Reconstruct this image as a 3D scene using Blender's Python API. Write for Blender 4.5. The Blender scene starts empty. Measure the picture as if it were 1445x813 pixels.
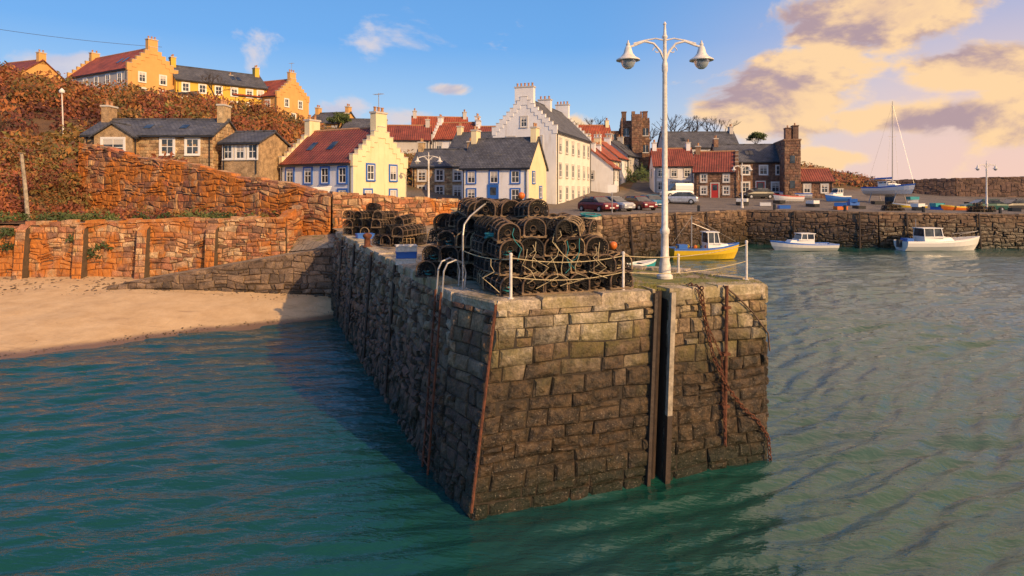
import bpy, math, random
import numpy as np
from mathutils import Vector, Matrix, noise as mnoise
from mathutils.geometry import tessellate_polygon
random.seed(7)
R=random.random
def U(a,b): return a+(b-a)*random.random()
scene=bpy.context.scene
COL=scene.collection

# ---------------------------------------------------------------- node helpers
def newmat(name):
    m=bpy.data.materials.new(name); m.use_nodes=True
    nt=m.node_tree; b=nt.nodes['Principled BSDF']
    return m,nt,b
def N(nt,t,**k):
    n=nt.nodes.new(t)
    for a,v in k.items(): setattr(n,a,v)
    return n
def noise(nt,scale,detail=6,rough=.6,vec=None,dist=0):
    n=N(nt,'ShaderNodeTexNoise'); n.inputs['Scale'].default_value=scale; n.inputs['Detail'].default_value=detail
    n.inputs['Roughness'].default_value=rough; n.inputs['Distortion'].default_value=dist
    if vec is None:
        g=N(nt,'ShaderNodeNewGeometry'); vec=g.outputs['Position']
    nt.links.new(vec,n.inputs['Vector']); return n.outputs['Fac']
def ramp(nt,fac,stops,interp='LINEAR'):
    r=N(nt,'ShaderNodeValToRGB'); r.color_ramp.interpolation=interp
    e=r.color_ramp.elements
    while len(e)<len(stops): e.new(.5)
    for i,(p,c) in enumerate(stops):
        e[i].position=p; e[i].color=(c[0],c[1],c[2],1) if not isinstance(c,(int,float)) else (c,c,c,1)
    nt.links.new(fac,r.inputs[0]); return r.outputs['Color']
def mix(nt,fac,a,b,mode='MIX'):
    m=N(nt,'ShaderNodeMix'); m.data_type='RGBA'; m.blend_type=mode
    def s(i,v):
        if isinstance(v,(int,float)): m.inputs[i].default_value=v
        elif isinstance(v,tuple): m.inputs[i].default_value=(v[0],v[1],v[2],1)
        else: nt.links.new(v,m.inputs[i])
    s(0,fac); s(6,a); s(7,b); return m.outputs[2]
def math_(nt,op,a,b=None,c=None):
    m=N(nt,'ShaderNodeMath',operation=op)
    for i,v in enumerate((a,b,c)):
        if v is None: continue
        if isinstance(v,(int,float)): m.inputs[i].default_value=v
        else: nt.links.new(v,m.inputs[i])
    return m.outputs[0]
def mrange(nt,v,a,b,c=0,d=1,smooth=True):
    m=N(nt,'ShaderNodeMapRange'); m.interpolation_type='SMOOTHSTEP' if smooth else 'LINEAR'
    nt.links.new(v,m.inputs[0])
    for i,x in zip((1,2,3,4),(a,b,c,d)): m.inputs[i].default_value=x
    return m.outputs[0]
def bump(nt,b,h,strength=.5,dist=.02,normal=None):
    n=N(nt,'ShaderNodeBump'); n.inputs['Strength'].default_value=strength; n.inputs['Distance'].default_value=dist
    nt.links.new(h,n.inputs['Height'])
    if normal is not None: nt.links.new(normal,n.inputs['Normal'])
    nt.links.new(n.outputs[0],b.inputs['Normal']); return n.outputs[0]
def pos(nt):
    g=N(nt,'ShaderNodeNewGeometry'); return g.outputs['Position']
def sep(nt,v):
    s=N(nt,'ShaderNodeSeparateXYZ'); nt.links.new(v,s.inputs[0]); return s.outputs
def attr(nt,name='rnd'):
    a=N(nt,'ShaderNodeAttribute'); a.attribute_name=name; return a.outputs['Fac']

def plain(name,col,rough=.6,metal=0,var=.25,scale=4,bmp=0,bscale=30):
    m,nt,b=newmat(name)
    n=noise(nt,scale,5)
    c=ramp(nt,n,[(.3,tuple(x*(1-var) for x in col)),(.7,tuple(min(1,x*(1+var)) for x in col))])
    nt.links.new(c,b.inputs['Base Color'])
    b.inputs['Roughness'].default_value=rough; b.inputs['Metallic'].default_value=metal
    if bmp: bump(nt,b,noise(nt,bscale,5),bmp,.02)
    return m
def harl(name,col,dirt=(.35,.28,.2)):
    m,nt,b=newmat(name)
    c=ramp(nt,noise(nt,.8,6),[(.3,tuple(x*.9 for x in col)),(.7,tuple(min(1,x*1.05) for x in col))])
    mp=N(nt,'ShaderNodeMapping'); nt.links.new(pos(nt),mp.inputs[0]); mp.inputs['Scale'].default_value=(1.6,1.6,.25)
    st=noise(nt,1.3,7,.7,mp.outputs[0])
    c=mix(nt,mrange(nt,st,.50,.76,0,.5),c,dirt)
    nt.links.new(c,b.inputs['Base Color']); b.inputs['Roughness'].default_value=.88
    bump(nt,b,noise(nt,9,6),.4,.02); return m

def stone(name,palette,wet=False,lichen_sun=0,bstr=.8,bs=14,wetlo=.2,wethi=2.0,green=0,lo=.50,zg=3.6):
    m,nt,b=newmat(name)
    r=attr(nt)
    k=len(palette)
    c=ramp(nt,r,[(i/(k-1),p) for i,p in enumerate(palette)])
    n1=noise(nt,2.2,7,.65); n2=noise(nt,18,7,.7)
    c=mix(nt,1,c,ramp(nt,n1,[(.3,.45),(.7,1.45)]),'MULTIPLY')
    c=mix(nt,1,c,ramp(nt,n2,[(.3,.42),(.7,1.5)]),'MULTIPLY')
    rough=.85
    z=sep(nt,pos(nt))[2]
    if lichen_sun:
        l=noise(nt,.45,7,.62,dist=.6)
        c=mix(nt,mrange(nt,l,lo,lo+.1,0,lichen_sun),c,mix(nt,noise(nt,5,5),(.26,.07,.015),(.72,.26,.03)))  # orange lichen; on the red wall widened to paint in sunlit orange
        l2=noise(nt,1.7,7,.7)
        c=mix(nt,mrange(nt,l2,.58,.68,0,.6),c,(.09,.10,.03))
        l3=noise(nt,.9,7,.7,dist=.3)
        c=mix(nt,mrange(nt,l3,.60,.70,0,.6),c,(.07,.045,.035))
    if green:
        l=noise(nt,1.3,7,.7)
        g=math_(nt,'MULTIPLY',mrange(nt,l,.42,.60,0,green),mrange(nt,z,zg,zg-1.2,0.1,1))
        c=mix(nt,g,c,mix(nt,r,(.13,.12,.025),(.32,.26,.07)))
    if wet:
        nn=noise(nt,1.6,8,.78)
        h=math_(nt,'ADD',z,math_(nt,'MULTIPLY',math_(nt,'ADD',nn,math_(nt,'MULTIPLY',r,.35)),-2.4))
        w=mrange(nt,h,wethi-1.5,wetlo-1.5,0,.96)
        c=mix(nt,w,c,mix(nt,mrange(nt,noise(nt,5,7,.75),.38,.68),(.010,.007,.004),(.12,.075,.038)))
        c=mix(nt,math_(nt,'MULTIPLY',mrange(nt,z,1.0,.1),mrange(nt,noise(nt,3,6,.7),.33,.52)),c,(.012,.017,.006))
        sp=noise(nt,38,4,.6)
        c=mix(nt,math_(nt,'MULTIPLY',mrange(nt,sp,.62,.67,0,.75),mrange(nt,z,2.4,1.2)),c,(.38,.33,.25))
        nt.links.new(mrange(nt,w,0,1,.88,.42),b.inputs['Roughness'])
    else: b.inputs['Roughness'].default_value=rough
    nt.links.new(c,b.inputs['Base Color'])
    hh=math_(nt,'ADD',noise(nt,bs,8,.7),math_(nt,'MULTIPLY',noise(nt,bs*.28,4),1.5))
    bump(nt,b,hh,bstr,.06)
    return m

M={}
M['pier']=stone('pier_front_sandstone',[(.40,.29,.17),(.58,.47,.32),(.27,.18,.10),(.62,.53,.39),(.15,.10,.065),(.50,.38,.23),(.33,.20,.11),(.48,.43,.33),(.40,.28,.15)],wet=True,green=.72,wetlo=1.7,wethi=3.3,bstr=1,zg=3.9)
M['pierside']=stone('pier_side_rubble',[(.26,.16,.09),(.44,.31,.20),(.13,.08,.055),(.50,.39,.28),(.30,.14,.08),(.09,.06,.05),(.40,.28,.16)],wet=True,green=.25,wetlo=1.2,wethi=3.4,bstr=1)
M['quay']=stone('quay_stone',[(.14,.085,.055),(.22,.14,.085),(.075,.05,.04),(.26,.17,.10),(.17,.085,.055)],wet=True,wetlo=1.5,wethi=3.1,bs=6)
M['redwall']=stone('red_rubble_wall',[(.42,.13,.055),(.54,.26,.10),(.24,.09,.06),(.56,.34,.16),(.36,.16,.08),(.15,.08,.06)],lichen_sun=.92,bs=8,lo=.46)  # wide orange patches: lichen plus sunlit orange put into the colour
M['lowwall']=stone('orange_rubble_wall',[(.48,.20,.08),(.58,.37,.19),(.32,.13,.07),(.60,.43,.25),(.44,.18,.09),(.2,.12,.08)],lichen_sun=.85,bs=8,lo=.47)
M['house_stone']=stone('house_rubble',[(.42,.28,.15),(.52,.38,.21),(.32,.20,.11),(.48,.29,.14)],bs=5)
M['dark_stone']=stone('dark_house_rubble',[(.22,.12,.08),(.30,.18,.11),(.14,.085,.065),(.26,.13,.08)],bs=5)
M['outer']=stone('outer_wall_stone',[(.15,.09,.07),(.20,.12,.08),(.10,.065,.055)],bs=4)
M['coping']=stone('coping_stone',[(.44,.35,.25),(.54,.45,.34),(.32,.25,.17)],green=.5,bs=12,zg=4.6)
M['mortar']=plain('mortar',(.10,.07,.045),.95,bmp=.6)
M['wetmortar']=plain('wet_mortar',(.030,.022,.015),.8,bmp=.6)
M['slipstone']=stone('slipway_stone',[(.16,.11,.08),(.26,.18,.12),(.10,.075,.06),(.30,.2,.13)],wet=True,wetlo=.3,wethi=1.2,bs=9)
M['white']=harl('white_harling',(.80,.80,.81),(.5,.42,.32))
M['cream_and_sunlit']=harl('cream_and_sunlit_harling',(.82,.70,.44),(.58,.34,.12))  # plain cream walls, and sunlit yellow painted on the white houses' gables
M['offwhite']=harl('offwhite_harling',(.81,.77,.68),(.6,.46,.28))
M['yellow']=harl('yellow_harling',(.76,.47,.07),(.5,.28,.06))
M['ochre']=harl('ochre_harling',(.68,.39,.13),(.35,.18,.07))
M['grey']=harl('grey_harling',(.55,.52,.48))
M['paint']=plain('white_paint',(.78,.77,.74),.35,var=.06,scale=20)
M['oldpaint']=plain('weathered_white_paint',(.70,.66,.60),.45,var=.22,scale=14)
M['blue']=plain('blue_paint',(.03,.14,.50),.4,var=.05)
M['teal']=plain('teal_paint',(.03,.32,.36),.4,var=.1)
M['red']=plain('red_paint',(.45,.03,.02),.35,var=.1)
M['orange']=plain('orange_plastic',(.65,.16,.02),.4,var=.1)
M['yel']=plain('yellow_gloss',(.75,.50,.03),.35,var=.08)
M['green']=plain('dark_green_paint',(.02,.10,.07),.3,var=.1)
M['dark']=plain('dark_paint',(.02,.022,.025),.4)
M['black']=plain('black_rubber',(.012,.012,.012),.75)
M['maroon']=plain('maroon_car_paint',(.16,.015,.02),.25)
M['carblue']=plain('blue_car_paint',(.02,.16,.28),.25)
M['silver']=plain('silver_car_paint',(.45,.47,.5),.3,metal=.4)
M['steel']=plain('galvanised_steel',(.42,.40,.38),.45,metal=.5,scale=20)
M['rust']=plain('rusty_iron',(.13,.045,.022),.85,var=.6,scale=12,bmp=.7,bscale=40)
M['wood']=plain('weathered_timber',(.20,.14,.085),.85,var=.4,scale=9,bmp=.5,bscale=25)
M['darkwood']=plain('wet_timber',(.045,.03,.022),.6,var=.4,scale=9,bmp=.6,bscale=25)
M['palewood']=plain('bleached_timber',(.34,.29,.22),.8,var=.5,scale=5,bmp=.6,bscale=25)
M['net']=plain('black_netting',(.018,.016,.015),.85)
M['hoop']=plain('creel_frame_rope',(.12,.08,.055),.85,var=.6,scale=9)
M['hoop2']=plain('creel_frame_tan',(.30,.21,.12),.85,var=.6,scale=9)
M['rope']=plain('cream_rope',(.48,.40,.24),.9,var=.3,scale=30)
M['brope']=plain('teal_rope',(.03,.24,.26),.8,var=.2)
M['orope']=plain('orange_rope',(.5,.15,.03),.8,var=.2)
M['asphalt']=plain('asphalt',(.10,.088,.078),.9,var=.3,scale=.8,bmp=.4)
M['pot']=plain('chimney_clay',(.42,.22,.11),.8)
def glass():
    m,nt,b=newmat('window_glass'); b.inputs['Roughness'].default_value=.08
    n=noise(nt,1.3,2); nt.links.new(ramp(nt,n,[(.35,(.015,.02,.03)),(.65,(.07,.085,.10))]),b.inputs['Base Color']); return m
M['glass']=glass()
def lampglass():
    m,nt,b=newmat('lamp_glass'); b.inputs['Base Color'].default_value=(.55,.62,.68,1); b.inputs['Roughness'].default_value=.12
    b.inputs['Transmission Weight'].default_value=.5; return m
M['lglass']=lampglass()
def roof(name,c1,c2,slate):
    m,nt,b=newmat(name)
    uv=N(nt,'ShaderNodeUVMap'); 
    if slate:
        br=N(nt,'ShaderNodeTexBrick'); nt.links.new(uv.outputs[0],br.inputs['Vector'])
        br.inputs['Scale'].default_value=1; br.inputs['Brick Width'].default_value=.32; br.inputs['Row Height'].default_value=.24
        br.inputs['Mortar Size'].default_value=.02; br.inputs['Color1'].default_value=(*c1,1); br.inputs['Color2'].default_value=(*c2,1); br.inputs['Mortar'].default_value=(*[x*.4 for x in c1],1)
        c=br.outputs['Color']; h=br.outputs['Fac']; h=math_(nt,'MULTIPLY',h,-1)
    else:
        sx=sep(nt,uv.outputs[0])
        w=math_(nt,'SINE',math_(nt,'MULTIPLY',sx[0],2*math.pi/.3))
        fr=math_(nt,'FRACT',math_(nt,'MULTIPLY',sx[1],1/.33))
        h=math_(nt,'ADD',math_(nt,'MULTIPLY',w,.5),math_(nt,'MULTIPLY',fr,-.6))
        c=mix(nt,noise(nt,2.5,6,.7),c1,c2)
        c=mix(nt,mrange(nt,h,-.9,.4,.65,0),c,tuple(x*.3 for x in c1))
    st=noise(nt,.7,7,.7)
    c=mix(nt,1,c,ramp(nt,st,[(.3,.5),(.7,1.4)]),'MULTIPLY')
    st2=noise(nt,1.9,7,.7)
    c=mix(nt,mrange(nt,st2,.56,.72,0,.55),c,(.17,.15,.06))
    nt.links.new(c,b.inputs['Base Color']); b.inputs['Roughness'].default_value=.7
    bump(nt,b,h,.7,.05); return m
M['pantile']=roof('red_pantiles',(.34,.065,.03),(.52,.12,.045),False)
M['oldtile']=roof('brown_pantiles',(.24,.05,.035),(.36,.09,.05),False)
M['slate']=roof('grey_slate',(.075,.08,.10),(.12,.125,.145),True)

# ---------------------------------------------------------------- mesh builder
class MB:
    def __init__(s): s.v=[];s.f=[];s.m=[];s.r=[];s.uvs={}
    def add(s,vs,fs,mat=0,rnd=None):
        o=len(s.v); s.v+= [tuple(p) for p in vs]
        if rnd is None: rnd=random.random()
        for f in fs: s.f.append(tuple(i+o for i in f)); s.m.append(mat); s.r.append(rnd)
    def box(s,x0,y0,z0,x1,y1,z1,mat=0,T=None,rnd=None):
        vs=[Vector((x,y,z)) for z in (z0,z1) for y in (y0,y1) for x in (x0,x1)]
        if T is not None: vs=[T@p for p in vs]
        s.add(vs,[(0,2,3,1),(4,5,7,6),(0,1,5,4),(2,6,7,3),(0,4,6,2),(1,3,7,5)],mat,rnd)
    def tube(s,pts,r,n=6,mat=0,closed=False,caps=True):
        pts=[Vector(p) for p in pts]; k=len(pts)
        rs=r if isinstance(r,(list,tuple)) else [r]*k
        vs=[];prev=None
        for i,p in enumerate(pts):
            if closed: t=pts[(i+1)%k]-pts[i-1]
            else: t=pts[min(i+1,k-1)]-pts[max(i-1,0)]
            if t.length<1e-9: t=Vector((0,0,1))
            t.normalize()
            if prev is None: a=t.orthogonal().normalized()
            else:
                a=prev-t*prev.dot(t)
                if a.length<1e-6: a=t.orthogonal()
                a.normalize()
            prev=a; b=t.cross(a)
            for j in range(n):
                w=2*math.pi*j/n; vs.append(p+(a*math.cos(w)+b*math.sin(w))*rs[i])
        fs=[]
        for i in range(k if closed else k-1):
            for j in range(n):
                q=(i+1)%k
                fs.append((i*n+j,i*n+(j+1)%n,q*n+(j+1)%n,q*n+j))
        if not closed and caps and n>2: fs.append(tuple(range(n))[::-1]); fs.append(tuple((k-1)*n+j for j in range(n)))
        s.add(vs,fs,mat)
    def lathe(s,prof,n=16,c=(0,0,0),mat=0,T=None):
        vs=[]
        for r,z in prof:
            for j in range(n):
                w=2*math.pi*j/n; p=Vector((c[0]+r*math.cos(w),c[1]+r*math.sin(w),c[2]+z))
                vs.append(T@p if T is not None else p)
        fs=[(i*n+j,i*n+(j+1)%n,(i+1)*n+(j+1)%n,(i+1)*n+j) for i in range(len(prof)-1) for j in range(n)]
        fs.append(tuple(range(n))[::-1]); fs.append(tuple((len(prof)-1)*n+j for j in range(n)))
        s.add(vs,fs,mat)
    def mesh(s,name,mats,smooth=False):
        me=bpy.data.meshes.new(name); me.from_pydata(s.v,[],s.f)
        for m in mats: me.materials.append(M[m] if isinstance(m,str) else m)
        me.polygons.foreach_set('material_index',s.m)
        a=me.attributes.new('rnd','FLOAT','FACE'); a.data.foreach_set('value',s.r)
        if s.uvs:
            uv=me.uv_layers.new(name='UVMap')
            for fi,c in s.uvs.items():
                p=me.polygons[fi]
                for k,li in enumerate(p.loop_indices): uv.data[li].uv=c[k]
        if smooth: me.polygons.foreach_set('use_smooth',[True]*len(me.polygons))
        me.update(); return me
    def obj(s,name,mats,parent=None,smooth=False):
        o=bpy.data.objects.new(name,s.mesh(name,mats,smooth)); COL.objects.link(o)
        if parent: o.parent=parent
        return o
def empty(name,loc=(0,0,0),rz=0):
    e=bpy.data.objects.new(name,None); e.location=loc; e.rotation_euler=(0,0,rz); COL.objects.link(e); return e
def V2(p): return Vector((p[0],p[1]))

# ---------------------------------------------------------------- masonry
def masonry(mb,T0,T1,B0,B1,zt,zb,ztop,zbot,course,lmin,lmax,mat=0,dep=(.0,.05),gap=.012,jit=.02,back=None,vary=.25,wob=.0,split=0.,slant=0.):
    """stones on the ruled surface between top edge T0-T1 (height ztop) and bottom edge B0-B1 (height zbot)
       zt(s), zb(s): actual top / bottom heights along 0..1; outward = right-hand side of T0->T1"""
    T0,T1,B0,B1=map(V2,(T0,T1,B0,B1)); L=(T1-T0).length
    d=(T1-T0).normalized(); nrm=Vector((d.y,-d.x,0)); sd=U(0,50)
    def P(s,z,off):
        k=(ztop-z)/(ztop-zbot) if ztop!=zbot else 0
        q=T0.lerp(T1,s).lerp(B0.lerp(B1,s),k)
        return Vector((q.x,q.y,z))+nrm*off
    def W(s,z):
        if not wob: return z
        f=min(1,max(0,(ztop-z)/course/1.5))*min(1,max(0,(z-zbot)/course))
        return z+f*wob*(mnoise.noise(Vector((s*L*.9,z*1.3,sd)))+.5*mnoise.noise(Vector((s*L*2.6,z*2.5,sd+9))))*1.6
    def put(s0,s1,z0,z1,k0=0,k1=0):
        g=gap/L; a,b=s0+g,s1-g
        if b-a<.03/L: return
        k0/=L;k1/=L
        c=[(a-k0,W(a,z0)),(b-k1,W(b,z0)),(b+k1,W(b,z1)),(a+k0,W(a,z1))]
        c=[(min(max(x,0),1),z) for x,z in c]
        ta,tb=min(c[3][1],zt(a)),min(c[2][1],zt(b)); ba,bb=max(c[0][1],zb(a)),max(c[1][1],zb(b))
        if ta-ba<.04 and tb-bb<.04: return
        ta=max(ta,ba+.01); tb=max(tb,bb+.01)
        g2=gap*.5
        zz=[ba+g2,bb+g2,tb-g2,ta-g2]; ss=[q[0] for q in c]
        o=U(*dep); bv=min(.03,(s1-s0)*L*.16,(z1-z0)*.16); bl=bv/L
        j=lambda: U(-jit,jit)
        v=[P(ss[i],zz[i],-.03) for i in range(4)]; m_=[P(ss[i],zz[i],o*.5) for i in range(4)]
        sx=(bl,-bl,-bl,bl); sz=(bv,bv,-bv,-bv)
        f=[P(ss[i]+sx[i]+j()*.4/L,zz[i]+sz[i]+j()*.5,o+.018+j()*.6) for i in range(4)]
        cen=P(sum(ss)/4+j()*.5/L,sum(zz)/4+j()*.5,o+.026+abs(j()))
        fs=[(8,9,12),(9,10,12),(10,11,12),(11,8,12)]
        for k in range(4):
            q=(k+1)%4; fs.append((k,q,q+4,k+4)); fs.append((k+4,q+4,q+8,k+8))
        mb.add(v+m_+f+[cen],fs,mat)
    z=zbot
    while z<ztop-.02:
        h=course*U(1-vary,1+vary); z1=min(z+h,ztop)
        if ztop-z1<course*.4: z1=ztop
        x=-U(0,lmax); kp=0
        while x<L:
            l=U(lmin,lmax); x0=max(x,0); x1=min(x+l,L); x+=l
            kn=U(-slant,slant) if x1<L else 0
            if x1-x0<.05: continue
            if R()<split and z1-z>.16:
                zm=z+(z1-z)*U(.35,.65)
                if R()<.5: put(x0/L,x1/L,z,zm,0,0); put(x0/L,x1/L,zm,z1,0,0)
                else:
                    xm=x0+(x1-x0)*U(.4,.6); put(x0/L,x1/L,z,zm); put(x0/L,xm/L,zm,z1); put(xm/L,x1/L,zm,z1)
                kn=0
            else: put(x0/L,x1/L,z,z1,kp,kn)
            kp=kn
        z=z1
    if back is not None:
        n=24
        for i in range(n):
            a,b=i/n,(i+1)/n
            if zt(a)-zb(a)>.01 or zt(b)-zb(b)>.01:
                mb.add([P(a,zb(a),0),P(b,zb(b),0),P(b,zt(b),0),P(a,zt(a),0)],[(0,1,2,3)],back)

def rubble_wall(name,p0,p1,zt0,zt1,zb0,zb1,mat,course=.26,lmin=.16,lmax=.62,thick=.5,batter=.03,cope=True,curve=None,dep=(-.01,.09)):
    p0,p1=V2(p0),V2(p1); d=(p1-p0).normalized(); n=Vector((d.y,-d.x)); L=(p1-p0).length
    ztop=max(zt0,zt1); zbot=min(zb0,zb1)
    b=(ztop-zbot)*batter
    zt=lambda s: zt0+(zt1-zt0)*s+(curve(s) if curve else 0)
    if curve: ztop+=1.0
    zb=lambda s: zb0+(zb1-zb0)*s
    mb=MB()
    masonry(mb,p0,p1,p0+n*b,p1+n*b,zt,zb,ztop,zbot,course,lmin,lmax,0,back=1,dep=dep,wob=course*.5,split=.22,slant=.05,jit=.035,vary=.4)
    q0,q1=p0-n*thick,p1-n*thick
    k=24
    for i in range(k):
        a,c=i/k,(i+1)/k
        A,B=p0.lerp(p1,a),p0.lerp(p1,c); C,D=q0.lerp(q1,c),q0.lerp(q1,a)
        mb.add([(A.x,A.y,zt(a)),(B.x,B.y,zt(c)),(C.x,C.y,zt(c)),(D.x,D.y,zt(a))],[(0,1,2,3)],1)
        mb.add([(C.x,C.y,zt(c)),(D.x,D.y,zt(a)),(D.x,D.y,zb(a)),(C.x,C.y,zb(c))],[(0,1,2,3)],1)
    for P_,Q_,s in ((p0,q0,0),(p1,q1,1)):
        mb.add([(P_.x,P_.y,zt(s)),(Q_.x,Q_.y,zt(s)),(Q_.x,Q_.y,zb(s)),(P_.x,P_.y,zb(s))],[(0,1,2,3)],1)
    if cope:
        x=0
        while x<L-.1:
            l=min(U(.25,.7),L-x); a,c=x/L,(x+l-.02)/L; x+=l
            A,B=p0.lerp(p1,a)+n*.06,p0.lerp(p1,c)+n*.06; C,D=q0.lerp(q1,c)-n*.04,q0.lerp(q1,a)-n*.04
            h=U(.06,.2)
            vs=[(A.x,A.y,zt(a)-.02),(B.x,B.y,zt(c)-.02),(C.x,C.y,zt(c)-.02),(D.x,D.y,zt(a)-.02)]
            vs+=[(x_,y_,z_+h+U(-.03,.03)) for x_,y_,z_ in vs]
            mb.add(vs,[(0,1,5,4),(1,2,6,5),(2,3,7,6),(3,0,4,7),(4,5,6,7)],0)
    return mb.obj(name,[mat,'mortar'])

# ---------------------------------------------------------------- terrain
XS=[-300,-75,-60,-45,-34,-26,-20,-14,-8,0,10,20,30,40,55,75,120,600]
YS=[30,36,40,46,52,60,68,80,92,110,140,250,900]
HT=[
[6,5,4.5,4.2,4,4,4,4,3.56,3.56,3.5,3.4,3.4,3.3,3.1,2.9,2.9,2.9],
[9,8,7.3,7,6.6,6.4,6,5,3.7,3.56,3.5,3.4,3.4,3.3,3.1,2.9,2.9,2.9],
[13,10.5,9.6,9,8.3,7.4,6.2,4.8,3.8,3.6,3.5,3.4,3.4,3.3,3.1,2.9,2.9,2.9],
[15,12,10.5,9.3,8.0,7.2,5.2,3.9,3.6,3.6,3.5,3.4,3.4,3.3,3.1,2.9,2.9,2.9],
[16,14,11.5,9.2,7.6,7.2,5,3.7,3.6,3.6,3.5,3.4,3.4,3.3,3.1,2.9,2.9,2.9],
[18,17,14,11.2,8.6,7.8,6,4,3.7,3.6,3.5,3.4,3.4,3.3,3.1,2.9,2.9,2.9],
[20,20,17,14,11.5,9.6,8,5.2,4.2,3.8,3.6,3.5,3.5,3.4,3.3,3.2,3.2,3.2],
[21.5,21.3,18.3,16.5,14.5,12,9.5,7.5,6,5,4.4,4.4,4.4,4.2,4,4,4,4],
[22,22,18.5,17.7,16,14,12,10.5,9.3,8,6.2,4.9,4.9,4.8,4.6,4.6,4.6,4.6],
[22,22,19,18,17,16,14,12.5,11,10,8.5,8,9,12,8.6,4.8,4.8,4.8],
[22,22,20,18,17,16,15,14,13,13,12,12,12,14,10,5,4.8,4.8],
[22,22,20,18,17,16,15,14,14,14,14,14,14,15,11,5,4,4],
[20,20,20,18,17,16,15,14,14,14,14,14,14,14,10,4,2,2]]
HT=np.array(HT,float)
def hbase(x,y):
    i=int(np.clip(np.searchsorted(XS,x)-1,0,len(XS)-2)); j=int(np.clip(np.searchsorted(YS,y)-1,0,len(YS)-2))
    u=min(max((x-XS[i])/(XS[i+1]-XS[i]),0),1); v=min(max((y-YS[j])/(YS[j+1]-YS[j]),0),1)
    return (HT[j,i]*(1-u)+HT[j,i+1]*u)*(1-v)+(HT[j+1,i]*(1-u)+HT[j+1,i+1]*u)*v
def hland(x,y):
    h=hbase(x,y)
    if x<-8 and y>38: 
        h+=.5*mnoise.noise(Vector((x*.16,y*.16,0)))*min(1,max(0,(h-4.5)/3))
    return h
FRONT=[(-300,38),(-27.3,40.6),(-9.3,33.3),(-2.5,37.3),(-2.4,47.2),(6.4,47.2),(24,66),(35,61.2),(60,59.2),(600,50)]
def yfront(x):
    for (a,b),(c,d) in zip(FRONT,FRONT[1:]):
        if a<=x<=c: return b+(d-b)*(x-a)/(c-a)
    return 50
M['earth']=plain('brown_earth',(.16,.09,.045),.95,var=.5,scale=1.2,bmp=.8,bscale=6)
def land():
    xs=sorted(set([-900,-600,-300]+list(np.arange(-150,-30,2.))+list(np.arange(-30,40,1.))+[-27.3,-9.3,-2.5,-2.4,6.4,24,35,60]+list(np.arange(40,90,2.5))+[100,120,160,220,300,420,600,900]))
    ts=[0,.004,.012,.02,.03,.04,.05]+[.05+.95*(i/60)**2.4 for i in range(3,61)]
    vs=[];fs=[]
    for x in xs:
        y0=yfront(max(min(x,599),-299))
        for t in ts:
            y=y0+(900-y0)*t
            vs.append((x,y,hland(x,y)+(0.03)))
    n=len(ts)
    for i in range(len(xs)-1):
        for j in range(n-1): fs.append((i*n+j,(i+1)*n+j,(i+1)*n+j+1,i*n+j+1))
    mb=MB(); mb.add(vs,fs,0)
    m,nt,b=newmat('hill_and_quay_ground')
    p=sep(nt,pos(nt))
    c=ramp(nt,noise(nt,.35,8,.7),[(.3,(.07,.04,.02)),(.5,(.15,.08,.035)),(.62,(.08,.09,.028)),(.75,(.20,.11,.045))])
    a=ramp(nt,noise(nt,.5,7,.65),[(.3,(.10,.085,.075)),(.7,(.21,.175,.145))])
    f=math_(nt,'ADD',p[2],math_(nt,'MULTIPLY',noise(nt,.4,4),1.0))
    c=mix(nt,mrange(nt,f,5.6,6.6),a,c)
    nt.links.new(c,b.inputs['Base Color']); b.inputs['Roughness'].default_value=.95
    bump(nt,b,noise(nt,3,8,.7),.8,.15)
    mb.obj('hillside_ground',[m],smooth=True)
land()
def ledge_z(x,y):
    y1=yfront(x)+.35; t=min(max((y-32.3)/(y1-32.3),0),1)
    w=min(max((-26.4-x)/1.5,0),1); w=w*w*(3-2*w)
    return 3.75+.25*t+w*(hland(x,y1)-4.0+.3)*(t**.8)+(.3*mnoise.noise(Vector((x*.5,y*.5,3))))*(t>0)*(.3+w)
def ledge():
    mb=MB(); vs=[];fs=[]; xs=list(np.arange(-90,-11,.75))+[-11]
    ts=[i/10 for i in range(11)]
    for x in xs:
        y1=yfront(x)+.35; y0=32.3
        for t in ts:
            y=y0+(y1-y0)*t
            vs.append((x,y,ledge_z(x,y)))
    n=11
    for i in range(len(xs)-1):
        for j in range(n-1): fs.append((i*n+j,(i+1)*n+j,(i+1)*n+j+1,i*n+j+1))
    mb.add(vs,fs,0); mb.obj('embankment_ground',['earth'],smooth=True)
ledge()
mb=MB(); mb.add([(-3000,-3000,-3),(3000,-3000,-3),(3000,3000,-3),(-3000,3000,-3)],[(0,1,2,3)],0); mb.obj('seabed_ground',['earth'])

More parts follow.
